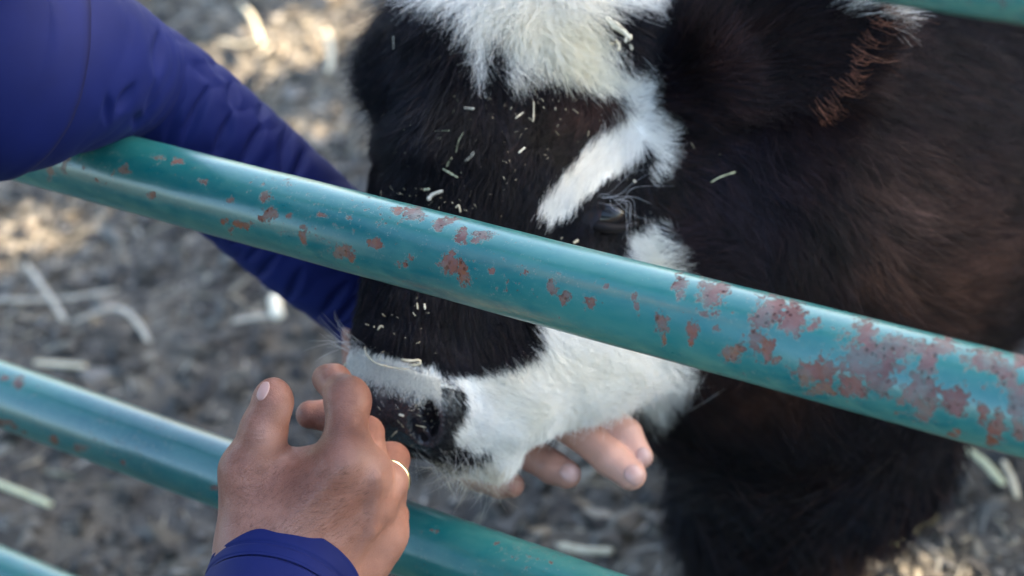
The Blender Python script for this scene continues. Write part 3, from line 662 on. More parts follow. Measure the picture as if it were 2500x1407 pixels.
# short velvet on the pale upper rim of the nose and sparse bristles below the nostril
NBVH = BVHTree.FromPolygons([Vector(v) for v in nv.tolist()], nf.tolist())
P = []; nn = []
for i in range(14000):
    x = rng.uniform(850, 1075); y = 880 + (x - 900) * .30 + abs(rng.normal()) * 26 - 8
    p, n_ = cast(x, y, bvh=NBVH)
    if p is not None and -p[2] < 1.3: P.append(p); nn.append(n_)
P = np.array(P); nn = np.array(nn); fl = np.tile([0.1, 1, 1.8, .55, .5], (len(P), 1))
hair_obj('nose_velvet', grow(P, nn, 200, k=4, fl=fl, seed=4, clump=0), np.tile([.80, .78, .70], (len(P), 1)) * rng.uniform(.6, 1.1, (len(P), 1)), .00008, .00004, calf, FUR)
def cast_hairs(n, box, flv, seed, col, r0, name, lenj=.3, k=7, label=None, poly=None):
    r = np.random.default_rng(seed); P = []; nn = []
    for i in range(n * 6):
        if len(P) >= n: break
        x, y = r.uniform(box[0], box[2]), r.uniform(box[1], box[3])
        if poly is not None and not pinpoly(np.array([[x, y]]), poly)[0]: continue
        p, n_ = cast(x, y)
        if p is not None and -p[2] < 1.5: P.append(p); nn.append(n_)
    if not P: return
    P = np.array(P); nn = np.array(nn); fl = np.tile(np.array(flv, float), (len(P), 1)); fl[:, 2] *= np.clip(1 + lenj * r.normal(size=len(P)), .4, 2)
    return hair_obj(name, grow(P, nn, 60, k=k, fl=fl, seed=seed, clump=.2), np.array(col) * r.uniform(.7, 1.15, (len(P), 1)), r0, r0 * .25, calf, FUR, label)
cast_hairs(70, (1000, 1085, 1200, 1160), (.15, 1, 22, .35, .5), 11, (.55, .53, .50), .00009, 'whiskers')
cast_hairs(260, (960, 1120, 1260, 1185), (.15, 1, 17, .55, .7), 12, (.62, .55, .42), .00007, 'whiskers')
cast_hairs(1500, (1045, 935, 1130, 1120), (.5, .6, 6, .35, .3), 13, (.012, .012, .014), .00010, 'muzzle_fur', poly=[(1066,935),(1130,950),(1132,1010),(1098,1055),(1108,1120),(1020,1130),(1060,1070),(1065,1000)])
cast_hairs(24, (866, 830, 900, 880), (-.7, -.6, 26, .6, .5), 14, (.6, .56, .5), .00009, 'whiskers')
# eye
ep, en = cast(1478, 524)
ec = ep - np.array([0, 0, .0080]) + np.array([0, 0, 0.0])
EYE, t, b = mat('dark_eye'); b.inputs['Base Color'].default_value = (.008, .006, .006, 1); b.inputs['Roughness'].default_value = .12; b.inputs['Specular IOR Level'].default_value = .35
a_ = attr(t, 'caruncle'); t.links.new(mix(t, a_.outputs['Fac'], (.007, .006, .007), (.10, .035, .025)), b.inputs['Base Color'])
eF = Field(ec - .02, ec + .02, .0010); eF.ell(ec, np.eye(3), (.0135, .0115, .0115), .001); v, f = eF.mesh(); eye = mesh_obj('eye', W(v), f, EYE, calf)
fattr(eye, 'caruncle', sstep(1436, 1422, px(v)[:, 0]))
LID, t, b = mat('eyelid_skin'); b.inputs['Base Color'].default_value = (.007, .006, .007, 1); b.inputs['Roughness'].default_value = .6; b.inputs['Specular IOR Level'].default_value = .12
def arc3(L_, dz=.0): 
    o = []
    for (x, y) in L_:
        d = Q(x, y, 1); e_ = -ec[2]; # outside of the eyeball
        p = Q(x, y, e_); w_ = (p - ec)[:2]; rr = (w_[0] / .0140) ** 2 + (w_[1] / .012) ** 2; z = .0122 * math.sqrt(max(0, 1 - rr)) if rr < 1 else 0
        o.append(Q(x, y, e_ - z - dz))
    return np.array(o)
for nm, L_, r_ in (('eyelid', [(1406, 508), (1425, 492), (1455, 482), (1490, 486), (1525, 505), (1556, 540)], .0030), ('eyelid', [(1404, 506), (1418, 530), (1445, 548), (1480, 556), (1520, 556), (1558, 544)], .0026)):
    V, F_ = tube(W(spline(arc3(L_, .0004), 26)), r_ * np.sin(np.linspace(.35, math.pi - .35, 26)) + .0004, 10, 1.0, nrm=W(np.array([[0, 0, 1.0]]))[0] - CAM)
    mesh_obj(nm, V, F_, LID, calf)
def strands(list_, col, r0, name, parent, jit=.0, n=1, label=None, k=9):
    A = []
    for L_ in list_:
        for j in range(n): A.append(spline(np.array([Q(x + rng.normal() * jit * (i > 0), y + rng.normal() * jit * (i > 0), d) for i, (x, y, d) in enumerate(L_)]), k))
    A = np.array(A); return hair_obj(name, A, np.array(col) * rng.uniform(.7, 1.15, (len(A), 1)), r0, r0 * .3, parent, FUR, label)
ed = -ep[2] - .004
strands([[(1455,484,ed),(1500,478,ed-.004),(1560,462,ed-.006)],[(1470,484,ed),(1530,484,ed-.005),(1585,500,ed-.006)],[(1440,486,ed),(1480,490,ed-.006),(1540,515,ed-.010),(1585,545,ed-.010)],
         [(1430,488,ed),(1500,488,ed-.006),(1560,470,ed-.01),(1640,452,ed-.008)],[(1500,488,ed),(1525,500,ed-.005),(1532,540,ed-.006),(1522,580,ed-.006)],[(1510,490,ed),(1530,510,ed-.005),(1528,560,ed-.006),(1510,600,ed-.006)],
         [(1505,488,ed),(1545,500,ed-.004),(1560,540,ed-.004)],[(1490,486,ed),(1515,495,ed-.005),(1520,530,ed-.006)],[(1520,495,ed),(1540,520,ed-.004),(1545,570,ed-.004),(1535,610,ed-.004)],[(1450,484,ed),(1500,470,ed-.004),(1545,440,ed-.006),(1610,395,ed-.004)],[(1440,486,ed),(1490,460,ed-.006),(1540,425,ed-.006),(1600,392,ed-.004)]],
        (.75, .77, .80), .00007, 'eyelashes', calf, 10, 1)
# ear
EAR = Field(Q(1600, 500, 1.16), Q(2300, -500, 1.50), .004) if False else None
ebase, emid, etip = Q(1745, 150, 1.315), Q(1900, 110, 1.285), Q(2075, 15, 1.295)
lo = np.minimum(ebase, etip) - .09; hi = np.maximum(ebase, etip) + .09
EF = Field(lo, hi, .0030)
ea = etip - ebase; el_ = np.linalg.norm(ea); ea /= el_; en_ = np.array([-.15, -.35, .92]); en_ -= en_ @ ea * ea; en_ /= np.linalg.norm(en_); eb_ = np.cross(en_, ea)
EF.ell((ebase + etip) / 2 + ea * .004, np.array([ea, eb_, en_]), (.054, .045, .010), .006)
EF.cone(ebase, ebase - ea * .035 + np.array([0, 0, -.02]), .030, .034, .02)
EF.ell((ebase + etip) / 2 + ea * .01 + en_ * .018, np.array([ea, eb_, en_]), (.047, .033, .013), .006, sub=True)
EV, EFq = EF.mesh(); EN = vnormals(EV, EFq); ear = mesh_obj('ear', W(EV), EFq, HIDE, calf)
def ear_col(Pc, r):
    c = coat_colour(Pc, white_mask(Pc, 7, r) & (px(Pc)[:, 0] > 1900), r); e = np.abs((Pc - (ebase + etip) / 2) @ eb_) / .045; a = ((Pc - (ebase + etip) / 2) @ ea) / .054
    rim = sstep(.93, 1.05, np.sqrt(e ** 2 + a ** 2)) * (a > 0) * np.clip(r.normal(size=len(c)) * .4 + .5, 0, 1); tint = np.array([.14, .055, .028])
    return c * (1 - rim[:, None]) + tint * r.uniform(.5, 1.2, (len(c), 1)) * rim[:, None]
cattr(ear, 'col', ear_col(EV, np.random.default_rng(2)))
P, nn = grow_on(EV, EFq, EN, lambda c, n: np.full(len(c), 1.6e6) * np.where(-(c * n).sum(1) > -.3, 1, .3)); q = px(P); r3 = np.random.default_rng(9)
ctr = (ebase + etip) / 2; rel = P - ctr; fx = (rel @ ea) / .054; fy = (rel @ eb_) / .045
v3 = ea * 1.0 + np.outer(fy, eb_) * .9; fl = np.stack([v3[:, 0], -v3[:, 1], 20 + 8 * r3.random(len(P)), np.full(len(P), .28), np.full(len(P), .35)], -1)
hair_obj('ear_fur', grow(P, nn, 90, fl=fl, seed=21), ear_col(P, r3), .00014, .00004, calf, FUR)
# orange fringe hanging off the rim
tufts = [((2150,15),(2235,30)),((2130,60),(2235,52)),((2105,95),(2170,110)),((2085,140),(2120,130)),((2075,140),(2195,150)),((2070,170),(2150,178)),((2055,205),(2160,228)),((2040,215),(2110,222)),((2025,250),(2080,282)),((2010,262),(2060,280)),((1990,275),(2040,300))]
L_ = []
rt = np.random.default_rng(31)
for (a, b_) in tufts:
    for j in range(8):
        x0, y0 = a[0] + 14 + rt.normal() * 12, a[1] + rt.normal() * 14; s = rt.uniform(.3, 1.05); x1, y1 = a[0] + (b_[0] - a[0]) * s + rt.normal() * (14 - 8 * s), a[1] + (b_[1] - a[1]) * s + rt.normal() * (16 - 11 * s)
        L_.append([(x0 - 10, y0 - 6, 1.275), (x0 * .75 + x1 * .25, y0 * .6 + y1 * .4 + 5, 1.272), ((x0 + x1 * 2) / 3, (y0 + y1 * 2) / 3 + 9 + rt.normal() * 4, 1.275), (x1, y1, 1.28)])
strands(L_, (.20, .085, .05), .00010, 'ear_fringe', calf)
# ================================================================== THE PERSON
person = empty('person'); tag(person, 'person in a blue long sleeved shirt, both hands reaching to hold the calf muzzle', 'person')
def skin_mat():
    m, t, b = mat('brown_skin'); tc = t.nodes.new('ShaderNodeTexCoord'); o = tc.outputs['Object']
    n = noise_n(t, 38, 5, .6, o); f = noise_n(t, 420, 4, .6, o)
    c = ramp(t, n, [(.32, (.175, .064, .038)), (.52, (.250, .098, .060)), (.70, (.335, .145, .094))])
    c = mix(t, ramp(t, f, [(.45, 0.0), (.75, .30)]), c, (.17, .070, .046))
    pk = attr(t, 'pink'); c = mix(t, pk.outputs['Fac'], c, (.56, .30, .22))
    cr = attr(t, 'crease'); c = mix(t, mth(t, 'MULTIPLY', cr.outputs['Fac'], .38), c, (.14, .055, .038))
    t.links.new(c, b.inputs['Base Color']); b.inputs['Roughness'].default_value = .42; b.inputs['Specular IOR Level'].default_value = .45
    b.inputs['Subsurface Weight'].default_value = .12; b.inputs['Subsurface Radius'].default_value = (.010, .004, .002); b.inputs['Subsurface Scale'].default_value = .4
    v = t.nodes.new('ShaderNodeTexVoronoi'); v.feature = 'DISTANCE_TO_EDGE'; v.inputs['Scale'].default_value = 620
    mp = t.nodes.new('ShaderNodeMapping'); mp.inputs['Scale'].default_value = (.8, 1.25, 1); t.links.new(o, mp.inputs[0]); t.links.new(mp.outputs[0], v.inputs['Vector'])
    cr = attr(t, 'crease'); h = mth(t, 'ADD', mth(t, 'MULTIPLY', ramp(t, v.outputs['Distance'], [(0, 0.0), (.10, 1.0)]), .5), mth(t, 'MULTIPLY', f, .5)); h = mth(t, 'SUBTRACT', h, mth(t, 'MULTIPLY', cr.outputs['Fac'], 1.0))
    bump(t, b, h, .55, .0006); return m
SKIN = skin_mat()
def scale_r(mm): return mm * .001
# ---- right hand, back of the hand towards the camera
RH = Field(Q(470, 1560, 1.27), Q(1060, 840, 1.05), .0011) if False else None
pts_ = dict(wr=Q(700, 1420, 1.165))
a = np.array([Q(440, 1560, 1.30), Q(1090, 840, 1.04), Q(440, 840, 1.04), Q(1090, 1560, 1.30)])
RHF = Field(a.min(0), a.max(0), .00115)
def chain(F, P, R, k, flat=None):
    for i in range(len(P) - 1): F.cone(P[i], P[i + 1], R[i], R[i + 1], k, flat)
mm = .001
cam_n = np.array([0.05, 0.1, 1.0])
W1 = Q(640, 1400, 1.170); W2 = Q(760, 1420, 1.175)
RHF.cone(Q(620, 1600, 1.150), W1, 23*mm, 22*mm, .012); RHF.cone(Q(680, 1600, 1.150), W2, 23*mm, 22*mm, .012)
K1, K2, K3, K4 = Q(845, 1125, 1.158), Q(898, 1158, 1.166), Q(908, 1225, 1.176), Q(925, 1290, 1.192)
for K, w0, r0, r1 in ((K1, Q(640, 1340, 1.172), 19, 12.5), (K2, Q(690, 1360, 1.172), 19, 12.0), (K3, Q(740, 1380, 1.178), 18.5, 12.5), (K4, Q(800, 1420, 1.19), 18, 12.5)):
    RHF.cone(w0, K, r0*mm, r1*mm, .012)
RHF.cone(Q(700, 1230, 1.176), Q(850, 1240, 1.182), 17*mm, 16*mm, .015)
RHF.cone(Q(820, 1440, 1.20), Q(905, 1330, 1.20), 18*mm, 15*mm, .014)
# thumb
chain(RHF, [Q(625, 1330, 1.178), Q(603, 1150, 1.170)], [20*mm, 13.5*mm], .012)
chain(RHF, [Q(603, 1150, 1.170), Q(645, 1045, 1.163), Q(664, 985, 1.160)], [13.0*mm, 10.8*mm, 9.6*mm], .006)
RHF.ell(Q(668, 978, 1.160), np.eye(3), (9.4*mm, 11.5*mm, 9*mm), .005)
RHF.cone(Q(640, 1180, 1.180), Q(820, 1140, 1.172), 13*mm, 12*mm, .016)       # web
# index
chain(RHF, [K1, Q(848, 990, 1.178)], [12.5*mm, 10.6*mm], .007)
chain(RHF, [Q(848, 978, 1.180), Q(815, 932, 1.196), Q(796, 925, 1.200)], [10.4*mm, 8.6*mm, 7.4*mm], .004)
RHF.ell(Q(850, 975, 1.179), np.eye(3), (10.6*mm, 11.5*mm, 10.6*mm), .006)
# middle
chain(RHF, [K2, Q(893, 1060, 1.205)], [11.5*mm, 9.6*mm], .004)
chain(RHF, [Q(893, 1060, 1.207), Q(800, 1015, 1.222), Q(757, 1013, 1.222)], [9*mm, 8*mm, 7.6*mm], .003)
# ring finger
R3a, R3b = Q(947, 1178, 1.180), Q(958, 1122, 1.225)
chain(RHF, [K3, R3a, R3b], [11.5*mm, 9.8*mm, 9.0*mm], .004); chain(RHF, [R3b, Q(880, 1100, 1.245)], [8.6*mm, 7.6*mm], .003)
# little finger
chain(RHF, [K4, Q(955, 1260, 1.222), Q(930, 1200, 1.245)], [11*mm, 8.4*mm, 7.4*mm], .005)
RHF.cone(Q(948, 1222, 1.190), Q(944, 1300, 1.194), 8*mm, 8*mm, .010)
# knuckle heads, tendons
for K, r_ in ((K1, 10), (K2, 10), (K3, 9.5), (K4, 9)): RHF.ell(K + np.array([0, 0, 3.6*mm]), np.eye(3), (r_*mm*.9, r_*mm, r_*mm), .008)
for K, w0 in ((K1, Q(660, 1330, 1.155)), (K2, Q(710, 1340, 1.155)), (K3, Q(760, 1370, 1.16))): RHF.cone(K + np.array([0, 0, .0095]), w0 + np.array([0, 0, .001]), 3.2*mm, 2.6*mm, .010)
RHF.cone(Q(918, 1165, 1.152), Q(905, 1290, 1.166), 2.2*mm, 2.2*mm, .006); RHF.cone(Q(905, 1290, 1.166), Q(850, 1370, 1.172), 2.2*mm, 2.0*mm, .006)
rv, rf = RHF.mesh(); rN = vnormals(rv, rf)
# ---- left hand, cupped under the chin
a = np.array([Q(850, 780, 1.22), Q(1680, 1300, 1.46), Q(850, 1300, 1.46), Q(1680, 780, 1.22)])
LHF = Field(a.min(0), a.max(0), .00125)
LHF.cone(Q(880, 800, 1.425), Q(980, 900, 1.41), 24*mm, 25*mm, .012)
LM = [Q(1110, 1090, 1.365), Q(1190, 1035, 1.36), Q(1270, 985, 1.355), Q(1340, 930, 1.36)]
for m_, r_ in zip(LM, (12, 12.5, 12.5, 12)): LHF.cone(Q(980, 900, 1.405), m_, 19*mm, r_*mm, .012)
chain(LHF, [LM[0], Q(1165, 1160, 1.342), Q(1220, 1180, 1.332), Q(1250, 1185, 1.328)], [10*mm, 9*mm, 8.4*mm, 7.2*mm], .003)
chain(LHF, [LM[1], Q(1290, 1105, 1.335), Q(1350, 1142, 1.325), Q(1384, 1158, 1.320)], [10.5*mm, 10*mm, 9.3*mm, 8.3*mm], .003)
chain(LHF, [LM[2], Q(1410, 1050, 1.325), Q(1490, 1120, 1.312), Q(1540, 1160, 1.305)], [11*mm, 10.6*mm, 9.9*mm, 8.8*mm], .003)
chain(LHF, [LM[3], Q(1455, 990, 1.330), Q(1530, 1060, 1.322), Q(1563, 1115, 1.318)], [10.5*mm, 9.6*mm, 8.6*mm, 7.4*mm], .003)
chain(LHF, [Q(1040, 900, 1.40), Q(1180, 880, 1.39), Q(1290, 900, 1.38)], [15*mm, 11*mm, 9*mm], .006)
lv, lf = LHF.mesh(); lN = vnormals(lv, lf)
# ---- the rest of the body beyond the frame edge
SHL = np.array([-.47, .20, -1.07]); SHR = np.array([-.44, -.08, -.84]); ELR = np.array([-.25, -.30, -.97])
mid = (SHL + SHR) / 2; wz = UP; dwn = -UP
hipc = mid + dwn * .42 - YA * .25 
head_c = mid + UP * .24 + YA * .05
BFl = Field(np.array([-1.25, -1.15, -1.75]), np.array([.0, .75, -.3]), .012)
BFl.cone(mid + UP * .02, hipc, .125, .125, .05); BFl.cone(SHL, SHR, .055, .055, .05); BFl.cone(mid, head_c, .055, .055, .03)
BFl.ell(head_c, np.array([XA, YA, UP]), (.075, .095, .115), .02)
BFl.cone(head_c + YA * .09 - UP * .01, head_c + YA * .10 - UP * .03, .012, .016, .01)
for s in (-1, 1): BFl.ell(head_c + XA * s * .077, np.array([XA, YA, UP]), (.010, .018, .03), .006)
pv, pf = BFl.mesh()
allv = np.concatenate([rv, lv, pv]); allf = np.concatenate([rf, lf + len(rv), pf + len(rv) + len(lv)])
pb = mesh_obj('body', W(allv), allf, SKIN, person)
q = px(allv); n1, n2 = len(rv), len(rv) + len(lv)
pink = np.zeros(len(allv)); pink[n1:n2] = .35 + .55 * sstep(1300, 1540, q[n1:n2, 0])
for (x, y, r_, v_) in ((655, 1080, 40, .5), (700, 1010, 25, .4), (905, 1130, 60, .35), (960, 1180, 40, .5), (940, 1250, 60, .25)):
    pink[:n1] = np.maximum(pink[:n1], v_ * np.exp(-((q[:n1, 0] - x) ** 2 + (q[:n1, 1] - y) ** 2) / r_ ** 2))
pink[:n1] = np.maximum(pink[:n1], .30 * sstep(1180, 1380, q[:n1, 1]) )
crease = np.zeros(len(allv))
def line_crease(x0, y0, x1, y1, w_, s):
    s = s * .55
    d = np.array([x1 - x0, y1 - y0], float); L2 = d @ d; t = np.clip(((q[:, 0] - x0) * d[0] + (q[:, 1] - y0) * d[1]) / L2, 0, 1)
    dist = np.hypot(q[:, 0] - x0 - t * d[0], q[:, 1] - y0 - t * d[1] + 7 * fbm(allv * 120, 2)); global crease; crease = np.maximum(crease, s * np.exp(-(dist / w_) ** 2))
for (x0, y0, x1, y1) in ((700, 1090, 675, 1110), (560, 1130, 580, 1128), (640, 1050, 615, 1052), (836, 1000, 880, 1006), (838, 985, 880, 990), (840, 1012, 878, 1018), (605, 1065, 640, 1060), (600, 1078, 640, 1074),
        (690, 1110, 672, 1122), (700, 1100, 686, 1118), (710, 1100, 708, 1118)): line_crease(x0, y0, x1, y1, 4.5, .8)
for i in range(16):                      # fine wrist creases that follow the cuff
    o_ = i * 11; line_crease(690 + o_ * .2, 1275 - o_ * .55, 850 + o_ * .35, 1385 - o_ * .75, 2.6, .5)
fattr(pb, 'pink', pink); fattr(pb, 'crease', crease)
# nails
NAIL, t, b = mat('fingernail'); b.inputs['Base Color'].default_value = (.41, .235, .195, 1); b.inputs['Roughness'].default_value = .32; b.inputs['Subsurface Weight'].default_value = .1
PBVH = BVHTree.FromPolygons([Vector(v) for v in allv.tolist()], allf.tolist())
def nail(x, y, dx, dy, ln, wd, edge=1.0, side=(0, 0)):
    u = np.array([dx, dy]) / math.hypot(dx, dy); v = np.array([-u[1], u[0]]); V = []; F_ = []; nu, nv_ = 15, 13
    top = []; bot = []
    for i in range(nu):
        for j in range(nv_):
            s, t_ = i / (nu - 1) * 2 - 1, j / (nv_ - 1) * 2 - 1
            sx = s * math.sqrt(1 - t_ * t_ * .5); ty = t_ * math.sqrt(1 - s * s * .5)
            p2 = np.array([x, y]) + u * sx * ln + v * ty * wd; p, n_ = cast(p2[0], p2[1], bvh=PBVH)
            if p is None: p, n_ = cast(x, y, bvh=PBVH)
            ed_ = max(abs(s), abs(t_)); top.append(p + n_ * (.00045 if ed_ < .99 else -.0002) + n_ * .0002 * (1 - ed_))
    for i in range(nu - 1):
        for j in range(nv_ - 1): k = i * nv_ + j; F_.append([k, k + 1, k + nv_ + 1, k + nv_])
    mesh_obj('fingernail', W(np.array(top)), F_, NAIL, person)
nail(1392, 1155, .75, .5, 27, 24); nail(1549, 1160, .7, .6, 29, 25); nail(1574, 1116, .45, .8, 26, 20)
nail(643, 955, .42, -.90, 26, 13)
# hairs on the back of the hand
def hand_hairs():
    r = np.random.default_rng(77); P = []; nn = []
    while len(P) < 500:
        x, y = r.uniform(560, 900), r.uniform(1140, 1330)
        p, n_ = cast(x, y, bvh=PBVH)
        if p is not None: P.append(p); nn.append(n_)
    P = np.array(P); fl = np.tile([.5, -.35, 3.6, .3, .5], (len(P), 1)); return grow(P, np.array(nn), 60, k=4, fl=fl, seed=5, clump=0)
hh = hand_hairs(); hair_obj('hand_hair', hh, np.tile([.02, .012, .01], (len(hh), 1)),   .00003, .000012, person, FUR)
# ---- gold ring
GOLD, t, b = mat('pale_gold'); b.inputs['Base Color'].default_value = (.83, .66, .38, 1); b.inputs['Metallic'].default_value = 1; b.inputs['Roughness'].default_value = .18
bump(t, b, noise_n(t, 900, 3), .25, .0003)
ax = (R3b - R3a); ax /= np.linalg.norm(ax); rc = R3a + ax * .0030; u = np.cross(ax, [0, 1, 0.]); u /= np.linalg.norm(u); v = np.cross(ax, u)
V = []; F_ = []; n_, prof = 64, [(-2.3, 0), (-2.0, 1.1), (0, 1.7), (2.0, 1.1), (2.3, 0), (0, -.2)]
for i in range(n_):
    a = 2 * math.pi * i / n_
    for (h_, r_) in prof: V.append(W(rc + ax * h_ * mm + (np.cos(a) * u + np.sin(a) * v) * (9.9 + r_) * mm))
for i in range(n_):
    for j in range(6): i2, j2 = (i + 1) % n_, (j + 1) % 6; F_.append([i * 6 + j, i2 * 6 + j, i2 * 6 + j2, i * 6 + j2])
mesh_obj('ring', np.array(V), F_, GOLD, person)
# ---- shirt
def cloth_mat():
    m, t, b = mat('blue_stretch_cloth'); tc = t.nodes.new('ShaderNodeTexCoord'); o = tc.outputs['Object']
    n = noise_n(t, 25, 3, .5, o); c = ramp(t, n, [(.3, (.0042, .0085, .066)), (.7, (.0056, .0110, .084))])
    st = attr(t, 'stitch'); c = mix(t, mth(t, 'MULTIPLY', st.outputs['Fac'], .85), c, (.008, .008, .04))
    t.links.new(c, b.inputs['Base Color']); b.inputs['Roughness'].default_value = .7; b.inputs['Specular IOR Level'].default_value = .16
    b.inputs['Sheen Weight'].default_value = .04; b.inputs['Sheen Tint'].default_value = (.35, .40, .9, 1); b.inputs['Sheen Roughness'].default_value = .4
    w_ = noise_n(t, 2600, 2, .5, o); bump(t, b, w_, .12, .0003); return m
CLOTH = cloth_mat()
def sleeve(name, P, R, ns, nt_, disp, parent, rot0=None, stitch=None, hem=False):
    C = spline(np.array(P), ns); Rr = np.interp(np.linspace(0, 1, ns), np.linspace(0, 1, len(R)), R) * mm
    T = np.gradient(C, axis=0); sl = np.concatenate([[0], np.cumsum(np.linalg.norm(np.diff(C, axis=0), axis=1))]); T /= np.linalg.norm(T, axis=1, keepdims=True)
    th = np.linspace(0, 2 * np.pi, nt_, endpoint=False); ref = np.array([0, 0, 1.0]); V = np.zeros((ns, nt_, 3))
    Un = np.cross(T, ref); Un /= np.linalg.norm(Un, axis=1, keepdims=True); Vn = np.cross(Un, T)     # theta 0: sideways, pi/2: towards camera
    S, TH = np.meshgrid(sl, th, indexing='ij'); D, ST = disp(S, TH, sl[-1], C)
    rad = Rr[:, None] + D
    V = C[:, None] + rad[..., None] * (np.cos(TH)[..., None] * Un[:, None] + np.sin(TH)[..., None] * Vn[:, None])
    if hem:     # turn the edge in
        V2 = C[-1] + (rad[-1] - .0016)[:, None] * (np.cos(th)[:, None] * Un[-1] + np.sin(th)[:, None] * Vn[-1]); V3 = V2 - T[-1] * .02
        V = np.concatenate([V, V2[None], V3[None]]); ST = np.concatenate([ST, ST[-1:], ST[-1:]])
    n0 = V.shape[0]; I = np.arange(n0 * nt_).reshape(n0, nt_)
    Fq = np.stack([I[:-1], I[1:], np.roll(I, -1, 1)[1:], np.roll(I, -1, 1)[:-1]], -1).reshape(-1, 4)
    o = mesh_obj(name, W(V.reshape(-1, 3)), Fq, CLOTH, parent); fattr(o, 'stitch', ST.reshape(-1)); return o
shF = Field(np.array([-1.25, -1.15, -1.75]), np.array([.0, .75, -.3]), .012)
shF.cone(mid + UP * .01, hipc, .14, .14, .05); shF.cone(SHL, SHR, .068, .068, .05); v, f = shF.mesh()
shirt = mesh_obj('shirt', W(v), f, CLOTH, person); shirt['label'] = 'blue long sleeved stretch shirt'
fattr(shirt, 'stitch', np.zeros(len(v)))
# left sleeve: points from the shoulder over the rail to the wrist
LP = [SHL, Q(-420, -60, 1.16), Q(-60, 150, 1.225), Q(150, 155, 1.262), Q(320, 195, 1.325), Q(450, 300, 1.362), Q(600, 440, 1.395), Q(760, 580, 1.41), Q(900, 705, 1.425), Q(960, 790, 1.425)]
LR = [58, 62, 61, 51, 36.5, 40, 42, 40.5, 36, 33]
fold_lines = [  # photo lines of the deep folds: (x0,y0,x1,y1,width px, depth mm)
 (262,230,262,310,9,1.6),(330,205,285,280,11,3.2),(345,270,330,315,9,2.6),(392,70,385,190,13,2.6),(385,190,350,310,9,1.4),(470,150,520,200,12,1.8),(515,205,440,370,12,2.2),
 (500,130,560,200,9,1.4),(560,200,575,270,10,2.6),(575,270,520,390,11,2.6),(640,250,640,300,10,1.6),(645,300,590,410,11,2.2),(700,300,690,430,11,1.8),(745,360,720,440,10,1.4),
 (620,690,680,620,9,1.6),(700,740,740,650,10,1.6),(640,600,600,640,8,1.2),(790,760,850,690,10,1.8),(820,790,880,720,10,1.8),(560,600,610,580,8,1.2),(440,260,400,360,10,1.2)]
def left_disp(S, TH, L, C):
    # fold pattern from the cloth being pushed into the elbow crook
    low = np.clip(-np.cos(TH) * 1.0 + .3, 0, 1.2); e0 = .255
    u = S * 1000; ph = u / 21 + .9 * np.sin(TH * 1 + .6) + 1.1 * fbm(np.stack([S * 18, np.cos(TH), np.sin(TH)], -1), 3)
    amp = (.1 + .45 * sstep(.25, .32, S))
    D = mm * amp * (np.abs(np.sin(ph * np.pi)) ** .7 - .5) * 1.5 + mm * .4 * fbm(np.stack([S * 22, np.cos(TH) * 1.3, np.sin(TH) * 1.3], -1), 3)
    return D, np.zeros_like(D)
def project_folds(o):
    me = o.data; n = len(me.vertices); co = np.zeros(n * 3, np.float32); me.vertices.foreach_get('co', co); co = co.reshape(-1, 3); nv_ = np.zeros(n * 3, np.float32); me.vertices.foreach_get('normal', nv_); nv_ = nv_.reshape(-1, 3)
    c = toc(co); qq = px(c); front = ((nv_ @ M) * c).sum(1) < 0; D = np.zeros(n)
    for (x0, y0, x1, y1, w_, dp) in fold_lines:
        d = np.array([x1 - x0, y1 - y0], float); t = np.clip(((qq[:, 0] - x0) * d[0] + (qq[:, 1] - y0) * d[1]) / (d @ d), 0, 1); w2 = .85 * w_ * (.6 + .8 * np.sin(np.pi * np.clip(t, .1, .9)))
        ds = np.hypot(qq[:, 0] - x0 - t * d[0], qq[:, 1] - y0 - t * d[1]); win = np.sin(np.pi * np.clip(t, .02, .98)) ** .7; D -= 1.45 * win * dp * mm * (np.exp(-(ds / w2) ** 2) - .13 * np.exp(-((ds - w2 * 1.9) / (w2 * 1.1)) ** 2) * (t > .03) * (t < .97))
    co = co + nv_ * (D * front)[:, None]; me.vertices.foreach_set('co', co.astype(np.float32).ravel()); me.update()
sl_ = sleeve('sleeve', LP, LR, 420, 200, left_disp, shirt); project_folds(sl_)
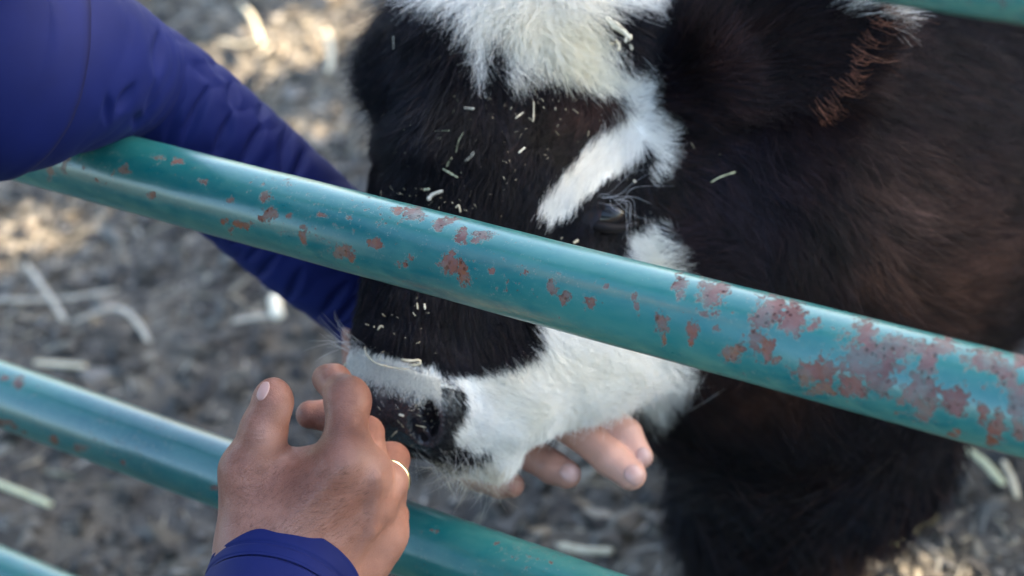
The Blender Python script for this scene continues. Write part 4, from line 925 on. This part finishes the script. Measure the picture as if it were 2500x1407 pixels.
# upper panel of the left sleeve with its seam
def upper_disp(S, TH, L, C):
    e = L - S; D = .0022 + .0016 * np.exp(-(e / .0035) ** 2) * 0 + .0006 * fbm(np.stack([S * 14, np.cos(TH), np.sin(TH)], -1), 2)
    st = np.exp(-((e - .0045) / .0006) ** 2); return D, st
def seam_panel():
    # its end follows the curved seam line seen on the sleeve
    C = spline(np.array(LP), 420); ns = 420; Rr = np.interp(np.linspace(0, 1, ns), np.linspace(0, 1, len(LR)), LR) * mm
    T = np.gradient(C, axis=0); T /= np.linalg.norm(T, axis=1, keepdims=True); Un = np.cross(T, [0, 0, 1.0]); Un /= np.linalg.norm(Un, axis=1, keepdims=True); Vn = np.cross(Un, T)
    sl = np.concatenate([[0], np.cumsum(np.linalg.norm(np.diff(C, axis=0), axis=1))]); nt_ = 200; th = np.linspace(0, 2 * np.pi, nt_, endpoint=False)
    # for each theta, arc length at which the seam is met
    seam = [(215, -60), (216, 60), (212, 130), (196, 220), (165, 300), (115, 370), (60, 415), (0, 433), (-60, 440)]
    sp = spline(np.array([(a, b_, 0) for a, b_ in seam], float), 60)[:, :2]
    send = np.full(nt_, np.nan)
    for k in range(nt_):
        ray = C + Rr[:, None] * (np.cos(th[k]) * Un + np.sin(th[k]) * Vn); P2 = px(ray); vis = (np.sin(th[k]) > -.05)
        if not vis: continue
        d = np.sqrt(((P2[:, None] - sp[None]) ** 2).sum(-1)).min(1); d[:40] = 1e9; i = int(np.argmin(d))
        if d[i] < 14: send[k] = sl[i]
    ok = ~np.isnan(send)
    if ok.sum() < 4: return
    send = np.interp(np.arange(nt_), np.concatenate([np.where(ok)[0] - nt_, np.where(ok)[0], np.where(ok)[0] + nt_]), np.tile(send[ok], 3))
    for _ in range(6): send = (np.roll(send, 1) + send * 2 + np.roll(send, -1)) / 4
    m_ = 160; V = np.zeros((m_ + 2, nt_, 3)); ST = np.zeros((m_ + 2, nt_))
    for k in range(nt_):
        s = np.concatenate([np.linspace(0, send[k], m_), [send[k] + .0004, send[k] + .0005]]); e = send[k] - s
        Ci = np.stack([np.interp(s, sl, C[:, a]) for a in range(3)], -1); U = np.stack([np.interp(s, sl, Un[:, a]) for a in range(3)], -1); Vv = np.stack([np.interp(s, sl, Vn[:, a]) for a in range(3)], -1); rr = np.interp(s, sl, Rr)
        off = .0026 + .0006 * np.exp(-((e - .004) / .002) ** 2); off[-1] = -.004; off[-2] = .0016
        V[:, k] = Ci + (rr + off)[:, None] * (np.cos(th[k]) * U + np.sin(th[k]) * Vv); ST[:, k] = 1.15 * np.exp(-(e / .0016) ** 2)
    n0 = m_ + 2; I = np.arange(n0 * nt_).reshape(n0, nt_); Fq = np.stack([I[:-1], I[1:], np.roll(I, -1, 1)[1:], np.roll(I, -1, 1)[:-1]], -1).reshape(-1, 4)
    o = mesh_obj('sleeve_panel', W(V.reshape(-1, 3)), Fq, CLOTH, shirt); fattr(o, 'stitch', ST.reshape(-1))
seam_panel()
# right sleeve with its stitched cuff
RP = [SHR, ELR * .5 + SHR * .5, ELR, Q(420, 2050, 1.02), Q(560, 1740, 1.095), Q(636, 1575, 1.145), Q(700, 1404, 1.178)]
def right_disp(S, TH, L, C):
    e = L - S; D = mm * .8 * fbm(np.stack([S * 22, np.cos(TH) * 1.2, np.sin(TH) * 1.2], -1), 3) * sstep(.0, .03, e) - .0010 * np.exp(-((e - .0100) / .0010) ** 2) - .0012 * np.exp(-((e - .0180) / .0012) ** 2) + .0006 * np.exp(-(e / .0015) ** 2)
    dash = (np.sin(TH * 150) > -.3); st = (1.2 * np.exp(-((e - .0100) / .0006) ** 2) + 1.2 * np.exp(-((e - .0180) / .0006) ** 2)) * dash; return D, st
sleeve('sleeve', RP, [58, 54, 50, 46, 41, 39, 39], 700, 240, right_disp, shirt, hem=True)
# trousers, squatting (outside the frame)
TR, t, b = mat('dark_denim'); t.links.new(ramp(t, noise_n(t, 60, 4), [(.3, (.02, .03, .05)), (.7, (.04, .055, .09))]), b.inputs['Base Color']); b.inputs['Roughness'].default_value = .8
hw = W(hipc); knees = [hw + np.array([s * .16 - .1, .30, .02]) for s in (-1, 1)]
tF = Field(np.array([hw[0] - .6, hw[1] - .4, -.02]), np.array([hw[0] + .5, min(hw[1] + .6, GATE_Y - .03), hw[2] + .3]), .012)
tF.cone(hw + (-.06, 0, 0), hw + (.06, 0, 0), .14, .14, .04)
for s, kn in zip((-1, 1), knees):
    kn[1] = min(kn[1], GATE_Y - .14); ft = np.array([kn[0], kn[1] - .12, .08]); tF.cone(hw + np.array([s * .09, 0, -.02]), kn, .095, .07, .04); tF.cone(kn, ft, .065, .045, .02); tF.cone(ft, ft + np.array([0, .10, -.03]), .045, .038, .02)
v, f = tF.mesh(); mesh_obj('trousers', v, f, TR, person)

# ================================================================== HAY ON THE CALF
HAYG = 'bits of hay caught in the calf coat'
def hay(pts, r, m, label, lift=.006, flat=.5, grp=HAYG, cat='hay', name='hay_bit'):
    P = []
    for (x, y) in pts:
        p, n_ = cast(x, y); P.append(None if p is None else Q(x, y, -p[2] - lift))
    dd = [-p[2] for p in P if p is not None]
    if not dd: return
    P = [p if p is not None else Q(x, y, dd[0]) for p, (x, y) in zip(P, pts)]
    n_ = 10; V, F_ = tube(W(spline(np.array(P), n_)), r * .78 * mm * np.r_[.6, np.ones(n_ - 2), .5] * (1 + .2 * rng.normal(size=n_)).clip(.6, 1.4), 6, flat, nrm=np.array([0, 0, 1.0]) @ M.T)
    o = mesh_obj(name, V, F_, m); tag(o, label, cat, grp); return o
hay([(1478,42),(1500,62),(1525,80),(1540,98)], 2.6, PALE, 'large pale wood chip stuck on the black patch of the forehead', .016, .35)
hay([(1528,92),(1528,104)], 1.1, PALE, 'short spur hanging off the lower end of the large chip', .016)
hay([(1502,100),(1512,112),(1508,124)], 1.1, STRAW, 'crumpled husk flake just below the large chip', .014)
hay([(1488,106),(1498,108)], .9, STRAW, 'small tan flake left of the crumpled husk', .014)
hay([(1540,108),(1543,122)], 1.0, PALE, 'upright pale grain right of the crumpled husk', .014)
hay([(1776,62),(1770,48),(1778,28),(1786,26),(1792,44),(1806,58),(1816,66)], .55, PALE, 'thin curled shaving shaped like a hook beside the ear', .012)
hay([(1132,264),(1158,266)], .9, PALE, 'short pale stub in the black fur under the white tongue', .008)
hay([(1004,272),(1022,298)], .5, STRAW, 'thin slanted bit near the left brow', .008)
hay([(960,88),(961,122)], .45, PALE, 'thin upright sliver at the left side of the forehead', .022)
hay([(1303,248),(1303,280),(1301,298)], .5, STRAW, 'long upright brown sliver in the middle of the face', .008)
hay([(1258,290),(1278,274)], .45, PALE, 'faint slanted sliver left of the upright brown one', .008)
hay([(1060,320),(1098,319)], .45, GREENSTRAW, 'thin level greenish bit on the black bridge', .008)
hay([(1064,336),(1078,338)], .9, PALE, 'little grey crumb under the level greenish bit', .008)
hay([(1113,372),(1120,345),(1132,322)], .55, GREENSTRAW, 'long olive sliver leaning right on the bridge', .008)
hay([(1135,394),(1148,384),(1158,370)], 1.0, PALE, 'plump pale crumb right of the olive sliver', .008)
hay([(1090,408),(1098,392),(1104,384)], .8, GREENSTRAW, 'green crumb with a bent end above the rail', .008)
hay([(1080,412),(1100,424),(1118,434)], .7, GREENSTRAW, 'green twiglet crossing under the bent crumb', .008)
hay([(1266,374),(1282,360)], .6, PALE, 'slim pale dash at the right of the bridge', .008)
hay([(1044,490),(1056,476),(1082,466)], 1.3, PALE, 'knobbly pale husk lying just above the rail', .008)
hay([(1034,464),(1050,462)], .9, GREENSTRAW, 'dull crumb left of the knobbly husk', .008)
hay([(1112,508),(1120,502),(1124,520)], .6, STRAW, 'small hooked bit close to the rail', .008)
hay([(1735,446),(1760,432),(1796,420)], .5, GREENSTRAW, 'curved olive stem on the dark cheek', .020)
hay([(1820,236),(1832,244)], .7, STRAW, 'tiny tan fleck on the dark neck below the ear', .02)
hay([(1018,740),(1020,755)], .5, STRAW, 'short bright sliver on the lower face under the rail', .008)
hay([(1036,742),(1038,756)], .6, PALE, 'pale speck beside the short bright sliver', .008)
hay([(922,806),(930,796),(936,800)], .5, STRAW, 'small gold hook at the left edge of the lower face', .008)
hay([(890,846),(896,868),(920,888),(960,898),(1000,902)], .5, STRAW, 'long curved straw thread draped across the top of the nose', .007)
hay([(978,878),(1000,882),(1024,880),(1022,890),(998,892)], .9, STRAW, 'tan frayed leaf scrap on top of the nose', .007, .4)
hay([(845,885),(840,900),(848,908)], .7, STRAW, 'curled brown husk at the far side of the nose', .004)
hay([(1015,1038),(1040,1044)], .35, STRAW, 'thin straw splinter across the nostril', .004)
hay([(955,1066),(970,1052)], .45, STRAW, 'slanted splinter left of the nostril', .003)
hay([(974,1012),(986,1016)], .8, PALE, 'pale crumb stuck on the wet nose', .002)
hay([(1547,440),(1552,446)], .7, PALE, 'tiny grey fleck above the eye', .008)
hay([(1400,594),(1412,586)], .9, STRAW, 'olive crumb on the black fur below the eye by the rail', .008)
# dust and chaff: too many to count
Pn = []; 
rc_ = np.random.default_rng(15)
for (n_, cx, cy, sx, sy) in ((75, 1120, 350, 110, 110), (35, 1300, 280, 80, 50), (22, 1060, 480, 50, 20), (16, 1000, 800, 60, 50), (40, 1010, 1010, 55, 50), (20, 1780, 200, 90, 90), (22, 1510, 110, 30, 25)):
    for i in range(n_):
        x, y = rc_.normal(cx, sx), rc_.normal(cy, sy); p, nrm_ = cast(x, y)
        if p is None or -p[2] > 1.45: continue
        a = rc_.uniform(0, math.pi); l_ = .0004 + .0018 * rc_.random() ** 3; d_ = np.array([math.cos(a), math.sin(a), 0]) * l_; c_ = p + nrm_ * rc_.uniform(.003, .008) if cy < 900 else p + nrm_ * .001
        Pn.append(spline(np.array([c_ - d_, c_ + np.array([0, 0, .0002]), c_ + d_]), 3))
Pn = np.array(Pn)
V = []; F_ = []
for s_ in Pn:
    v_, f_ = tube(W(s_), rc_.uniform(.00010, .00026), 4, .6, nrm=UPW + .1); k_ = len(V); V += v_; F_ += [[i + k_ for i in f__] for f__ in f_]
o = mesh_obj('hay_dust', V, F_, STRAW); tag(o, 'fine chaff sprinkled over the black fur of the face', 'chaff', kind='stuff')
